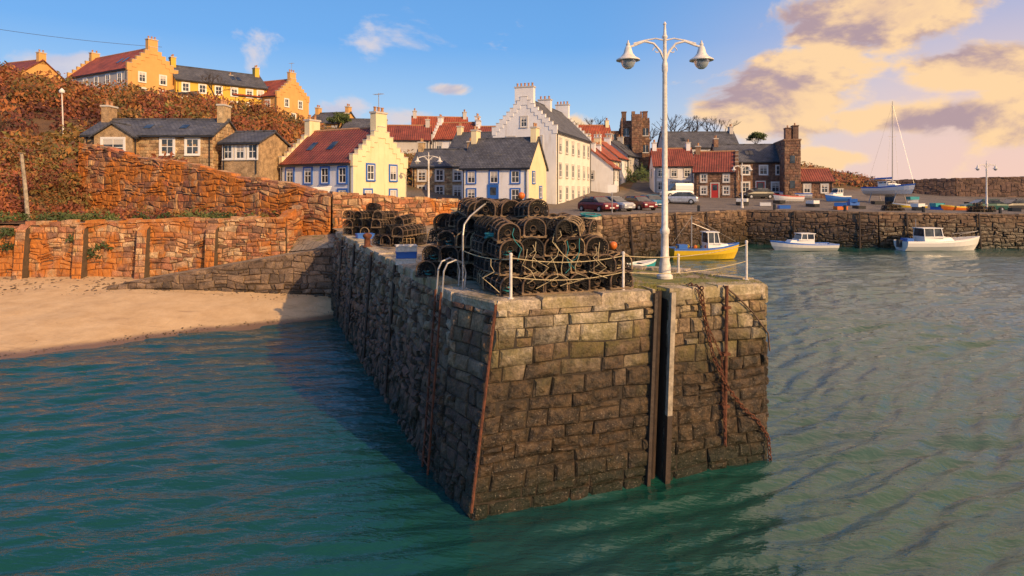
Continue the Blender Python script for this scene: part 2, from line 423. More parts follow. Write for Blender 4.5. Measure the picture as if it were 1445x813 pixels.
# ---------------------------------------------------------------- beach
def ywater(x):
    if x>-17: return 27.4+(x+7.5)*.78+.5*math.sin(x*.9)*.3
    return 20.0+(x+17)*.25+.3*math.sin(x*.5)
def beach():
    mb=MB(); vs=[];fs=[]; xs=list(np.arange(-90,-30,1.5))+list(np.arange(-30,-6.3,.3)); n=60
    for x in xs:
        yw=ywater(x)
        for j in range(n):
            y=yw-7+(32.4-(yw-7))*j/(n-1)
            z=1.12*(y-yw)/(31.5-yw)
            if y<yw: z=-.12*(yw-y)-.02
            z+=.05*mnoise.noise(Vector((x*.5,y*.8,0)))+.02*mnoise.noise(Vector((x*2.5,y*2.5,5)))
            vs.append((x,y,z))
    for i in range(len(xs)-1):
        for j in range(n-1): fs.append((i*n+j,(i+1)*n+j,(i+1)*n+j+1,i*n+j+1))
    mb.add(vs,fs,0)
    m,nt,b=newmat('beach_sand'); z=sep(nt,pos(nt))[2]
    c=ramp(nt,noise(nt,1.2,8,.7),[(.3,(.52,.34,.17)),(.7,(.70,.50,.28))])
    c=mix(nt,mrange(nt,noise(nt,14,6,.7),.6,.72,0,.5),c,(.26,.16,.09))
    mp=N(nt,'ShaderNodeMapping'); nt.links.new(pos(nt),mp.inputs[0]); mp.inputs['Scale'].default_value=(.5,2,1)
    c=mix(nt,mrange(nt,noise(nt,1.0,7,.7,mp.outputs[0]),.56,.68,0,.5),c,(.30,.18,.10))
    w=mrange(nt,math_(nt,'ADD',z,math_(nt,'MULTIPLY',noise(nt,.8,4),.12)),.22,.10)
    c=mix(nt,w,c,(.20,.12,.06))
    nt.links.new(c,b.inputs['Base Color']); nt.links.new(mrange(nt,w,0,1,.95,.3),b.inputs['Roughness'])
    bump(nt,b,noise(nt,9,8,.7),.6,.06)
    mb.obj('sand_beach',[m],smooth=True)
    mb=MB()
    for i in range(1300):
        x=U(-26,-7.8); yw=ywater(x)
        y=yw+.35+abs(random.gauss(0,.05))*(31-yw) if R()<.4 else U(28.2,31.6)
        if y>31.8 or y<yw: continue
        z=1.12*(y-yw)/(31.5-yw); r=U(.01,.045)*(1.5 if y>29 else .7)
        T=Matrix.Translation((x,y,z+r*.1))@Matrix.Rotation(U(0,6),4,'Z')@Matrix.Diagonal((1.5,1,.45,1))
        mb.lathe([(.3*r,-r),(r,-.2*r),(r*.9,.3*r),(r*.3,r*.8)],5,mat=0,T=T)
    mb.obj('beach_pebbles',['slipstone'])
beach()

# ---------------------------------------------------------------- water
def water():
    xs=np.concatenate([[-900,-400,-200,-100,-60,-40],np.arange(-28,-14,.2),np.arange(-14,20,.085),np.arange(20,62,.25),[80,130,250,500,900]])
    ys=np.concatenate([[-900,-300,-100,-40,-15,0,4],np.arange(6.5,20,.065),np.arange(20,32,.11),np.arange(32,62,.20),[64,68]])
    X,Y=np.meshgrid(xs,ys,indexing='ij')
    Z=np.zeros_like(X); rng=np.random.RandomState(3)
    R0=np.sqrt((X-1.0)**2+(Y-16.0)**2)
    gain=.78+.62/(1+np.exp(-(X-3.0)/1.4))
    def wave(lam,th,slope,curve=0.0):
        k=2*math.pi/lam
        warp=.40*np.sin(X*.45+rng.rand()*6)*np.sin(Y*.33+rng.rand()*6)+.16*np.sin(X*1.1+Y*.7+rng.rand()*6)
        env=.5+.5*np.sin(X*rng.uniform(.12,.55)+Y*rng.uniform(.12,.55)+rng.rand()*6)
        fade=np.clip((lam*60-Y)/10,0,1) if lam<1 else 1
        u=(X*math.cos(th)+Y*math.sin(th))*(1-curve)+curve*R0
        ph=k*(u+warp*.55)+rng.rand()*6.28
        s=np.sin(ph)
        return slope/k*env*fade*(s+.30*np.cos(2*ph))
    for i in range(8): Z+=wave(rng.uniform(.44,.78),math.radians(rng.normal(-68,9)),.150,rng.choice([0,0,.25,.4]))
    for i in range(7): Z+=wave(rng.uniform(.8,1.5),math.radians(rng.normal(-70,14)),.085,rng.choice([0,.2]))
    for i in range(7): Z+=wave(rng.uniform(.26,.42),math.radians(rng.normal(-62,28)),.060)
    for i in range(5): Z+=wave(rng.uniform(1.8,3.8),math.radians(rng.normal(-75,25)),.034)
    Z*=gain
    n=len(ys); m_=len(xs)
    V=np.stack([X,Y,Z],-1).reshape(-1,3)
    idx=np.arange(m_*n).reshape(m_,n)
    F=np.stack([idx[:-1,:-1],idx[1:,:-1],idx[1:,1:],idx[:-1,1:]],-1).reshape(-1,4)
    me=bpy.data.meshes.new('harbour_water'); me.vertices.add(len(V)); me.vertices.foreach_set('co',V.ravel())
    me.loops.add(F.size); me.loops.foreach_set('vertex_index',F.ravel().astype(np.int32))
    me.polygons.add(len(F)); me.polygons.foreach_set('loop_start',np.arange(0,F.size,4,dtype=np.int32)); me.polygons.foreach_set('use_smooth',[True]*len(F))
    me.update(); me.validate()
    m,nt,b=newmat('sea_water')
    n1=noise(nt,.16,3)
    c=mix(nt,mrange(nt,n1,.35,.65),(.008,.062,.046),(.010,.058,.060))
    nt.links.new(c,b.inputs['Base Color']); b.inputs['Roughness'].default_value=.05; b.inputs['IOR'].default_value=1.48
    mp=N(nt,'ShaderNodeMapping'); nt.links.new(pos(nt),mp.inputs[0]); mp.inputs['Rotation'].default_value=(0,0,math.radians(20)); mp.inputs['Scale'].default_value=(.55,1.6,1)
    h=math_(nt,'ADD',noise(nt,2.6,3,.55,mp.outputs[0],.4),math_(nt,'MULTIPLY',noise(nt,9,3,.6,mp.outputs[0],.3),.25))
    bump(nt,b,h,.6,.10)
    me.materials.append(m)
    o=bpy.data.objects.new('harbour_water',me); COL.objects.link(o)
water()

# ---------------------------------------------------------------- pier
ZD=3.5
A=(-1.1,12.04);B=(-.27,11.03);C=(5.14,12.95);C2=(5.3,13.9);C3=(4.3,15.3);C4=(2.8,16.1);E=(.5,22);F_=(-2.5,31);G=(6.6,47);D=(-8.2,29.6)
def edge_n(p,q):
    d=(V2(q)-V2(p)).normalized(); return Vector((d.y,-d.x))
def foff(poly,b):
    out=[];n=len(poly)
    for i in range(n):
        n0=edge_n(poly[i-1],poly[i]); n1=edge_n(poly[i],poly[(i+1)%n])
        m=(n0+n1); m=m/(m.length**2)*2
        out.append(V2(poly[i])+m*b)
    return out
outline=[D,A,B,C,C2,C3,C4,E,F_,G,(-2.5,49),(-12,49),(-9.6,33)]
botl=foff(outline,.30)
botl[1]=Vector((-1.42,11.82)); botl[2]=Vector((-.80,10.44)); botl[3]=Vector((5.10,12.80)); botl[4]=Vector((5.42,13.9))
pier=empty('harbour_pier')
mb=MB()
Bt,Ct=V2(B),V2(C); fdir=(Ct-Bt).normalized(); fn=Vector((fdir.y,-fdir.x)); FL=(Ct-Bt).length
def fp(t,z,off=0):
    q=Bt.lerp(Ct,t).lerp(botl[2].lerp(botl[3],t),(ZD-z)/(ZD+1)); q=q+fn*off; return Vector((q.x,q.y,z))
zb=lambda s:-1
zt=lambda s:ZD-.16
def seg(i,j,mat,cr,l0,l1,ta=0,tb=1,back=2,jit=.02,dep=(0,.05),**kw):
    T0,T1=V2(outline[i]).lerp(V2(outline[j]),ta),V2(outline[i]).lerp(V2(outline[j]),tb)
    B0,B1=botl[i].lerp(botl[j],ta),botl[i].lerp(botl[j],tb)
    masonry(mb,T0,T1,B0,B1,zt,zb,ZD-.16,-1,cr,l0,l1,mat,back=back,jit=jit,dep=dep,**kw)
rk=dict(wob=.11,split=.22,slant=.05,vary=.4)
seg(0,1,1,.24,.16,.5,jit=.045,dep=(-.01,.10),**rk)
seg(1,2,1,.26,.2,.5,jit=.035,dep=(0,.06),wob=.04,split=.12,slant=.02,vary=.3)
fk=dict(wob=.028,split=.12,slant=.016,vary=.30)
seg(2,3,0,.26,.25,.8,0,.552,jit=.028,dep=(-.01,.06),**fk)
seg(2,3,0,.26,.25,.75,.598,1,jit=.030,dep=(-.01,.06),**fk)
seg(3,4,0,.25,.3,.7,**fk); seg(4,5,0,.25,.3,.7); seg(5,6,1,.3,.3,.7); seg(6,7,1,.3,.3,.7); seg(7,8,1,.35,.3,.8,**rk); seg(8,9,1,.35,.3,.8,**rk)
g0,g1=.552,.598
for z0,z1 in ((-1,ZD-.16),):
    a,b_=fp(g0,z0),fp(g1,z0); a1,b1=fp(g0,z1),fp(g1,z1); ia,ib=fp(g0,z0,-.4),fp(g1,z0,-.4); ia1,ib1=fp(g0,z1,-.4),fp(g1,z1,-.4)
    mb.add([a,ia,ia1,a1],[(0,1,2,3)],2); mb.add([b_,ib,ib1,b1],[(0,1,2,3)],2); mb.add([ia,ib,ib1,ia1],[(0,1,2,3)],2)
mb.obj('pier_masonry',['pier','pierside','wetmortar'],pier)
top=foff(outline,-.25)
dk=MB()
tri=tessellate_polygon([[Vector((p[0],p[1],0)) for p in top]])
dk.add([(p[0],p[1],ZD-.01) for p in top],[tuple(t) for t in tri],0)
m,nt,b=newmat('deck_paving')
vo=N(nt,'ShaderNodeTexVoronoi'); vo.feature='DISTANCE_TO_EDGE'; vo.inputs['Scale'].default_value=1.7; nt.links.new(pos(nt),vo.inputs['Vector'])
c=ramp(nt,noise(nt,1.4,8,.7),[(.3,(.22,.16,.10)),(.7,(.44,.34,.23))])
c=mix(nt,mrange(nt,vo.outputs['Distance'],0,.05,.8,0),c,(.05,.045,.02))
px=sep(nt,pos(nt))
mo=math_(nt,'ADD',noise(nt,.9,7,.7),mrange(nt,px[0],1,4.5,-.08,.12))
c=mix(nt,mrange(nt,mo,.5,.6,0,.9),c,(.15,.16,.03))
nt.links.new(c,b.inputs['Base Color']); b.inputs['Roughness'].default_value=.9
bump(nt,b,math_(nt,'ADD',noise(nt,8,8,.7),mrange(nt,vo.outputs['Distance'],0,.06,0,.6)),.8,.04)
M['deck']=m
dk.obj('pier_deck',['deck'],pier)
mb=MB()
def cope(i,j,lmin=.55,lmax=1.2,w=.42,skip=None):
    p,q=V2(outline[i]),V2(outline[j]); L=(q-p).length; n=edge_n(p,q); x=0; d=(q-p).normalized()
    while x<L-.05:
        l=U(lmin,lmax)
        if L-x-l<.4: l=L-x
        a=p+d*(x+.01); c=p+d*(x+l-.01); x+=l
        t0=(a-p).length/L; t1=(c-p).length/L
        pieces=[(t0,min(t1,skip[0])),(max(t0,skip[1]),t1)] if skip and t0<skip[1] and t1>skip[0] else [(t0,t1)]
        for t0,t1 in pieces:
            if t1-t0<.01: continue
            a=p.lerp(q,t0); c=p.lerp(q,t1); o=U(.0,.08); h=U(-.02,.04)
            ring=[(a+n*(o+U(-.02,.02))),(c+n*(o+U(-.02,.02))),(c-n*w),(a-n*w)]
            cx=sum((r_.x for r_ in ring))/4; cy=sum((r_.y for r_ in ring))/4
            vs=[(r_.x,r_.y,ZD-.18) for r_ in ring]+[(r_.x,r_.y,ZD-.03+h) for r_ in ring]
            vs+=[(cx+(r_.x-cx)*.94,cy+(r_.y-cy)*.92,ZD+.015+h+U(-.012,.012)) for r_ in ring]
            fs=[(8,9,10,11),(0,3,2,1)]
            for k in range(4):
                z=(k+1)%4; fs+= [(k,z,z+4,k+4),(k+4,z+4,z+8,k+8)]
            mb.add(vs,fs,0)
for i in range(9):
    cope(i,i+1,skip=(.552,.598) if i==2 else None)
mb.obj('pier_coping',['coping'],pier)

mb=MB()
q=[fp(.575,z,-.12) for z in (ZD+.02,1.5,-.5)]
mb.tube(q,.075,6,0)
def fbox(t0,t1,z0,z1,o0,o1,mat):
    vs=[fp(t0,z0,o1),fp(t1,z0,o1),fp(t1,z0,o0),fp(t0,z0,o0),fp(t0,z1,o1),fp(t1,z1,o1),fp(t1,z1,o0),fp(t0,z1,o0)]
    mb.add(vs,[(0,1,5,4),(1,2,6,5),(2,3,7,6),(3,0,4,7),(4,5,6,7),(3,2,1,0)],mat)
fbox(.601,.618,1.2,ZD-.02,.04,.13,2); fbox(.601,.618,-.5,1.2,.04,.13,0)
fbox(.540,.551,-.3,ZD-.02,.04,.11,0)
mb.obj('groove_fender',['darkwood','rust','palewood'],pier)
mb=MB()
mb.tube([fp(-.004,ZD-.05,.06),fp(-.004,.1,.07)],.026,6,0)
for z in (3.2,2.4,1.6,.8): mb.tube([fp(-.004,z,-.03),fp(-.004,z,.08)],.03,6,0)
mb.tube([fp(.82,ZD+.05,.12),fp(.82,.5,.12)],.034,8,0)
for z in (3.1,2.2,1.2): fbox(.807,.833,z,z+.05,-.02,.16,0)
mb.obj('iron_rods',['rust'],pier)
def chain(name,pts,size,mat,parent):
    mb=MB(); P=[Vector(p) for p in pts]
    fine=[]
    for i in range(len(P)-1):
        for k in range(20): fine.append(P[i].lerp(P[i+1],k/20))
    fine.append(P[-1]); acc=0; k=0; step=size*1.45
    for a,b_ in zip(fine,fine[1:]):
        acc+=(b_-a).length
        if acc>=step:
            acc=0; c=b_; t=(b_-a).normalized(); s1=t.orthogonal().normalized()
            s1=Matrix.Rotation(math.radians(90*(k%2)+20),3,t)@s1; k+=1
            mb.tube([c+t*math.cos(w)*size+s1*math.sin(w)*size*.62 for w in [2*math.pi*i/8 for i in range(8)]],size*.24,5,0,closed=True)
    mb.obj(name,[mat],parent)
def sagpath(p,q,sag,n=14):
    p,q=Vector(p),Vector(q); return [p.lerp(q,i/n)-Vector((0,0,sag*4*(i/n)*(1-i/n))) for i in range(n+1)]
chain('mooring_chain',[fp(.715,ZD+.06,-.3),fp(.72,ZD+.03,.1),fp(.735,2.9,.12),fp(.77,2.2,.12),fp(.82,1.6,.18),fp(.89,1.15,.12),fp(.95,.85,.12),fp(.99,.5,.14),fp(1.0,-.1,.14)],.055,'rust',pier)
chain('mooring_chain_thin',[fp(.70,ZD+.06,-.25),fp(.705,ZD,.1),fp(.75,2.75,.12),fp(.80,2.2,.14),fp(.81,1.2,.14),fp(.82,.5,.14)],.034,'rust',pier)
mb=MB(); mb.tube([fp(.82,ZD+.04,.02),fp(.86,3.35,.10),fp(.93,3.0,.10),fp(.995,2.55,.11),fp(1.0,2.2,.12)],.018,5,0)
mb.obj('mooring_rope',['hoop'],pier)
def lp(t,z,off=0):
    n=edge_n(D,A); q=V2(D).lerp(V2(A),t).lerp(botl[0].lerp(botl[1],t),(ZD-z)/(ZD+1))+n*off; return Vector((q.x,q.y,z))
LL=(V2(A)-V2(D)).length
mb=MB(); t0=1-.75/LL; t1=1-.35/LL
for t in (t0,t1): mb.tube([lp(t,ZD-.05,.14),lp(t,.0,.14)],.024,6,0)
z=.15
while z<ZD-.1: mb.tube([lp(t0,z,.14),lp(t1,z,.14)],.016,5,0); z+=.28
mb.obj('ladder',['rust'],pier)
mb=MB()
for t in (t0,t1):
    mb.tube([lp(t,ZD-.3,.12),lp(t,ZD+.35,.12),lp(t,ZD+.50,.06),lp(t,ZD+.56,-.1),lp(t,ZD+.50,-.26),lp(t,ZD+.3,-.33),lp(t,ZD,-.33)],.018,7,0)
mb.tube([(-.95,12.35,ZD),(-.95,12.35,ZD+1.05),(-.93,12.4,ZD+1.25),(-.83,12.55,ZD+1.40),(-.66,12.8,ZD+1.55),(-.50,13.1,ZD+1.68),(-.45,13.2,ZD+1.66)],.019,8,1)
mb.obj('ladder_handrail',['steel','steel'],pier)
mb=MB()
for t in (.18,.36,.55,.74): mb.tube([lp(t,ZD+.0,.1),lp(t,.2,.1)],.045,6,0)
mb.obj('side_fenders',['darkwood'],pier)

rb=empty('rope_barrier'); posts=[(-.02,11.25,.78),(2.12,12.15,.72),(3.85,14.75,.42),(5.0,13.6,.82)]
mb=MB()
for x,y,h in posts:
    mb.lathe([(.05,0),(.05,.02),(.026,.03),(.026,h-.02),(.032,h-.02),(.032,h+.02),(.01,h+.035)],10,(x,y,ZD),0)
mb.obj('barrier_posts',['oldpaint'],rb)
mb=MB()
def pt(i,k): x,y,h=posts[i]; return (x,y,ZD+h*k)
for k in (.93,.5):
    mb.tube(sagpath(pt(0,k),pt(1,k),.10),.009,5,0); mb.tube(sagpath(pt(1,k),pt(3,k),.12),.009,5,0)
mb.tube(sagpath((-.95,12.35,ZD+.75),pt(0,.9),.06),.009,5,0)
mb.obj('barrier_rope',['rope'],rb)

# ---------------------------------------------------------------- street lamps
def street_lamp(x,y,z,H,arm=.8,detail=16,k=1.0):
    e=empty('street_lamp',(x,y,z)); mb=MB(); n=detail
    r=k
    mb.lathe([(.15*r,0),(.15*r,.06),(.115*r,.10),(.105*r,.30),(.085*r,.40),(.095*r,.46),(.075*r,.50),(.07*r,.95),(.09*r,.99),(.09*r,1.06),(.062*r,1.12),(.052*r,H*.45),(.043*r,H*.80),(.055*r,H*.81),(.055*r,H*.83),(.037*r,H*.85),(.032*r,H*.93),(.055*r,H*.94),(.03*r,H*.95),(.02*r,H*.985),(.035*r,H*.99),(.004,H)],n,(0,0,0),0)
    for s in (-1,1):
        zz=H*.905
        pts=[(0,0,zz-.35),(s*arm*.12,0,zz-.12),(s*arm*.3,0,zz+.05),(s*arm*.55,0,zz+.10),(s*arm*.8,0,zz+.02),(s*arm*.95,0,zz-.02),(s*arm*1.0,0,zz-.12)]
        mb.tube(pts,.022*r,7,0)
        pts=[(0,0,zz+.12),(s*arm*.25,0,zz+.16),(s*arm*.55,0,zz+.12),(s*arm*.85,0,zz+.05)]
        mb.tube(pts,.014*r,6,0)
        sc=[(s*(arm*.22+.09*math.cos(w)*(1-w/9)),0,zz-.10+.09*math.sin(w)*(1-w/9)) for w in [i*.5 for i in range(13)]]
        mb.tube(sc,.010*r,5,0)
        cx=s*arm; zt_=zz-.02
        mb.lathe([(.012,.14),(.02,.10),(.045,.06),(.035,.02),(.06,0),(.08,-.06),(.10,-.14),(.16,-.22),(.255,-.275),(.26,-.30),(.19,-.292)],n,(cx,0,zt_),0)
        mb.lathe([(.165,-.292),(.16,-.34),(.12,-.43),(.06,-.48),(.01,-.49)],n,(cx,0,zt_),1)
    o=mb.obj('lamp_post',['oldpaint','lglass'],e)
    for p in o.data.polygons: p.use_smooth=True
    try: o.data.set_sharp_from_angle(angle=math.radians(40))
    except Exception: pass
    return e
street_lamp(3.33,13.9,ZD,5.6,.80,20,1.15)
street_lamp(-6.8,52,3.6,5.0,.9,8,1.4)
street_lamp(24.9,69,3.5,5.0,.9,8,1.5)
street_lamp(48,64.5,3.1,5.4,.9,8,1.5)

# ---------------------------------------------------------------- creels
def creel_mesh(seed,hm):
    random.seed(seed)
    mb=MB(); Lc=.72; W=.215; H=.33
    def sec(u):
        if u<.14: return (-W,H*.45*u/.14)
        if u>.86: return (W,H*.45*(1-u)/.14)
        w=math.pi*(1-(u-.14)/.72); return (W*math.cos(w),H*.45+H*.55*math.sin(w))
    sk=[U(-.02,.02) for _ in range(5)]
    for i,y in enumerate((-Lc/2,-Lc/6,Lc/6,Lc/2)):
        pts=[(sec(k/14)[0],y+sk[i]*k/14,sec(k/14)[1]+.03) for k in range(15)]
        mb.tube(pts,.0165,6,1)
        mb.box(-W-.015,y-.02,.0,W+.015,y+.02,.03,2)
    for x in (-W,-W*.35,W*.35,W): mb.box(x-.025,-Lc/2-.02,.03,x+.025,Lc/2+.02,.05,2)
    for u in (.2,.5,.8):
        x,z=sec(u); mb.tube([(x,-Lc/2,z+.03),(x,Lc/2,z+.03)],.011,5,1)
    nu,nv=18,16
    def P(i,j):
        u=i/nu; y=-Lc/2+Lc*j/nv; x,z=sec(u); s=1-.05*abs(math.sin(3*math.pi*j/nv)); return (x*s,y,z*s+.03)
    for i in range(nu):
        for j in range(nv):
            if (i+j)%2==0: mb.tube([P(i,j),P(i+1,j+1)],.0065,3,0,caps=False)
            else: mb.tube([P(i,j+1),P(i+1,j)],.0065,3,0,caps=False)
    for y in (-Lc/2,Lc/2):
        a=[(sec(k/16)[0],y,sec(k/16)[1]+.03) for k in range(17)]; c=[(0+.06*math.cos(math.pi-w),y*.75,.17+.06*math.sin(w)) for w in [math.pi*k/16*1.0 for k in range(17)]]
        for k in range(16):
            mb.tube([a[k],c[k+1]],.006,3,0,caps=False); mb.tube([a[k+1],c[k]],.006,3,0,caps=False)
        for q in (.25,.5,.75):
            mb.tube([Vector(a[k]).lerp(Vector(c[k]),q) for k in range(17)],.006,3,0,caps=False)
        mb.tube([(x_,y*.75,z_) for x_,z_ in [(.06*math.cos(w),.17+.06*math.sin(w)) for w in [math.pi*2*k/10 for k in range(10)]]],.008,4,1,closed=True)
    for y in (-.1,.1):
        for k in range(9):
            x=-W+2*W*k/8; h_=.03+H*(1-.5*(x/W)**2)*.95
            mb.tube([(x,y,.05),(x*.8,y,h_)],.006,3,0,caps=False)
        for h_ in (.1,.16,.22,.28): mb.tube([(-W*.95,y,h_),(W*.95,y,h_)],.006,3,0,caps=False)
    mb.lathe([(.02,0),(.05,.03),(.055,.08),(.02,.13)],6,(0.02,0,.08),0)
    for k in range(6):
        ph=U(0,6); mb.tube([((.12+.012*k)*math.cos(w+ph),.25*math.sin(w+ph)+U(-.01,.01),.07+.02*k+.012*math.sin(3*w)) for w in [2*math.pi*i/12 for i in range(12)]],.014,4,3 if k%3==0 else 0,closed=True)
    return mb.mesh('creel',['net',hm,'wood' if seed%2 else 'darkwood',{11:'hoop',12:'rope',13:'net',14:'brope',15:'hoop',16:'net'}[seed]])
creels=[creel_mesh(11,'hoop'),creel_mesh(13,'hoop'),creel_mesh(15,'hoop2'),creel_mesh(16,'net'),creel_mesh(12,'hoop2'),creel_mesh(14,'hoop')]
random.seed(21)
def creel_stack(name,ox,oy,yaw,heights,dx=.445,dy=.76,dz=.33,zb=ZD):
    e=empty(name,(ox,oy,zb),yaw)
    for r,row in enumerate(heights):
        sh=U(-.12,.12) if r else 0
        for c,h in enumerate(row):
            for k in range(h):
                o=bpy.data.objects.new('creel',random.choice(creels if R()<.5 else creels[:4])); COL.objects.link(o); o.parent=e
                topk=(k==h-1 and k>1)
                o.location=(c*dx+U(-.04,.04)+.05*(k%2)+sh,r*dy+U(-.09,.09),.02+k*dz+U(-.01,.015))
                a=.14 if topk else .05
                o.rotation_euler=(U(-a,a),U(-a,a)*1.3,U(-.12,.12)+(U(-.7,.7) if topk and R()<.4 else 0))
                s=U(.95,1.06); o.scale=(s,s,1.0)
    return e
creel_stack('lobster_creel_stack',-.16,11.88,math.radians(17),[[4,4,4,4,3,2],[4,4,5,4,4,3,1],[5,5,5,4,4,3,2],[5,5,5,5,4,3,1],[4,5,5,5,3,2]])
creel_stack('lobster_creel_stack',-1.75,14.3,math.radians(-14),[[2,3,4,3],[4,4,4,4],[4,5,5,4],[4,5,5,4],[3,4,4,4]])
creel_stack('lobster_creel_stack',-6.9,27.6,math.radians(-20),[[3,3,2,3],[3,4,3,3]])
creel_stack('lobster_creel_stack',-4.6,22.5,math.radians(-25),[[1,2,2],[2,3,2]])
mb=MB()
def coil(c,r,n,mat,tilt=0.3,thick=.012):
    for k in range(n):
        ph=U(0,6); a,b_=r*U(.7,1.1),r*U(.5,1.0); tz=U(-tilt,tilt)
        mb.tube([(c[0]+a*math.cos(w)+.04*math.sin(3*w+ph),c[1]+b_*math.sin(w),c[2]+k*.014+tz*r*math.cos(w+ph)) for w in [2*math.pi*i/16 for i in range(16)]],thick,5,mat,closed=True)
coil((-.35,12.0,4.55),.18,6,0); coil((.45,12.9,5.12),.2,4,1); coil((1.6,13.0,4.9),.16,3,0); coil((-1.2,15,4.9),.2,4,1)
for k in range(14):
    x=U(-.4,1.9); y=11.44+.3*x+U(-.02,.05); z0=U(4.2,4.8)
    pts=[(x+U(-.06,.06)*i, y, z0-.12*i+U(-.03,.03)) for i in range(6)]
    mb.tube(pts,.008,4,0 if k%5==0 else 1)
mb.obj('creel_ropes',['brope','rope','orope'])
mb=MB()
for c in ((.2,13.6,5.3),(1.95,12.3,4.35)):
    mb.lathe([(.01,-.08),(.05,-.06),(.075,-.02),(.08,.02),(.06,.06),(.02,.08)],12,c,0)
mb.obj('fishing_floats',['orange'],smooth=True)
def fish_box(x,y,z,rz,mat,k=1):
    e=empty('fish_box',(x,y,z),rz); mb=MB(); a,b_,h=.4*k,.28*k,.26*k
    mb.box(-a,-b_,0,a,b_,.03,0)
    for s in (-1,1): mb.box(-a,s*b_-.015,.0,a,s*b_+.015,h,0); mb.box(s*a-.015,-b_+.015,.0,s*a+.015,b_-.015,h,0)
    mb.box(-a-.03,-b_-.03,h-.03,a+.03,-b_-.015,h,0); mb.box(-a-.03,b_+.015,h-.03,a+.03,b_+.03,h,0)
    mb.obj('box_shell',[mat],e)
for i in range(3): fish_box(-2.75,16.6,ZD+.17*i,.1+.08*i,'oldpaint' if i!=1 else 'blue',.62)
fish_box(-5.9,25.6,ZD,.4,'blue',.8)
def bollard(x,y,z):
    mb=MB(); mb.lathe([(.17,0),(.17,.04),(.11,.07),(.10,.30),(.15,.36),(.16,.42),(.10,.47),(.02,.49)],14,(x,y,z),0); mb.obj('mooring_bollard',['rust'],smooth=True)
bollard(-4.9,21.6,ZD)

# ---------------------------------------------------------------- slipway and walls at left
def slipway():
    e=empty('slipway'); mb=MB()
    x0,x1=-18.6,-7.9; yf,yb=29.4,32.1
    ztp=lambda s:1.0+(2.85-1.0)*s
    masonry(mb,(x0,yf),(x1,yf),(x0,yf-.15),(x1,yf-.15),ztp,lambda s:.2,2.9,.2,.26,.2,.8,0,back=1,wob=.12,split=.2,slant=.05,vary=.4,dep=(0,.1))
    n=30
    for i in range(n):
        a,b_=i/n,(i+1)/n; xa,xb=x0+(x1-x0)*a,x0+(x1-x0)*b_
        mb.add([(xa,yf,ztp(a)),(xb,yf,ztp(b_)),(xb,yb,ztp(b_)+.05),(xa,yb,ztp(a)+.05)],[(0,1,2,3)],2)
        mb.add([(xa,yf-.09,ztp(a)-.12),(xb-.02,yf-.09,ztp(b_)-.12),(xb-.02,yf-.09,ztp(b_)+.04),(xa,yf-.09,ztp(a)+.04),(xb-.02,yf+.35,ztp(b_)+.04),(xa,yf+.35,ztp(a)+.04)],[(0,1,2,3),(3,2,4,5)],0)
    mb.add([(x1,yf,2.85),(-8.0,yb+1.2,3.45),(-11.4,yb+1.2,3.0),(-11.4,yb,2.35)],[(0,1,2,3)],2)
    mb.obj('slipway_ramp',['slipstone','mortar','deck'],e)
slipway()
rubble_wall('low_retaining_wall',(-60,32.0),(-24.3,32.0),3.5,3.55,-.1,-.1,'lowwall',thick=.5)
rubble_wall('low_retaining_wall',(-24.3,31.9),(-11.3,31.9),3.72,4.05,-.1,-.1,'lowwall',thick=.5)
mb=MB()
for x in (-24.3,-21.4,-18.3,-14.9):
    masonry(mb,(x-.25,31.55),(x+.25,31.55),(x-.25,31.2),(x+.25,31.2),lambda s:3.5,lambda s:.3,3.5,.3,.3,.3,.6,0,back=1)
    for sx in (-.25,.25): mb.add([(x+sx,31.55,3.5),(x+sx,31.9,3.6),(x+sx,31.9,.3),(x+sx,31.2,.3)],[(0,1,2,3)],1)
    mb.add([(x-.25,31.55,3.5),(x+.25,31.55,3.5),(x+.25,31.9,3.75),(x-.25,31.9,3.75)],[(0,1,2,3)],0)
mb.obj('wall_buttresses',['lowwall','mortar'])
rubble_wall('tall_retaining_wall',(-27.4,40.4),(-9.3,33.0),8.35,5.2,3.6,2.3,'redwall',thick=.6,course=.29,lmin=.18,lmax=.7,curve=lambda s:.06*math.sin(s*17)-.03)
rubble_wall('wall_return',(-11.3,31.9),(-11.0,33.8),4.05,4.6,2,2,'lowwall',thick=.4)
rubble_wall('quayside_wall',(-9.3,33.0),(-2.4,37.0),5.25,4.75,2.9,3.4,'lowwall',thick=.5)
rubble_wall('quayside_wall',(-2.4,37.0),(-2.2,46),4.75,4.7,3.4,3.4,'lowwall',thick=.5)
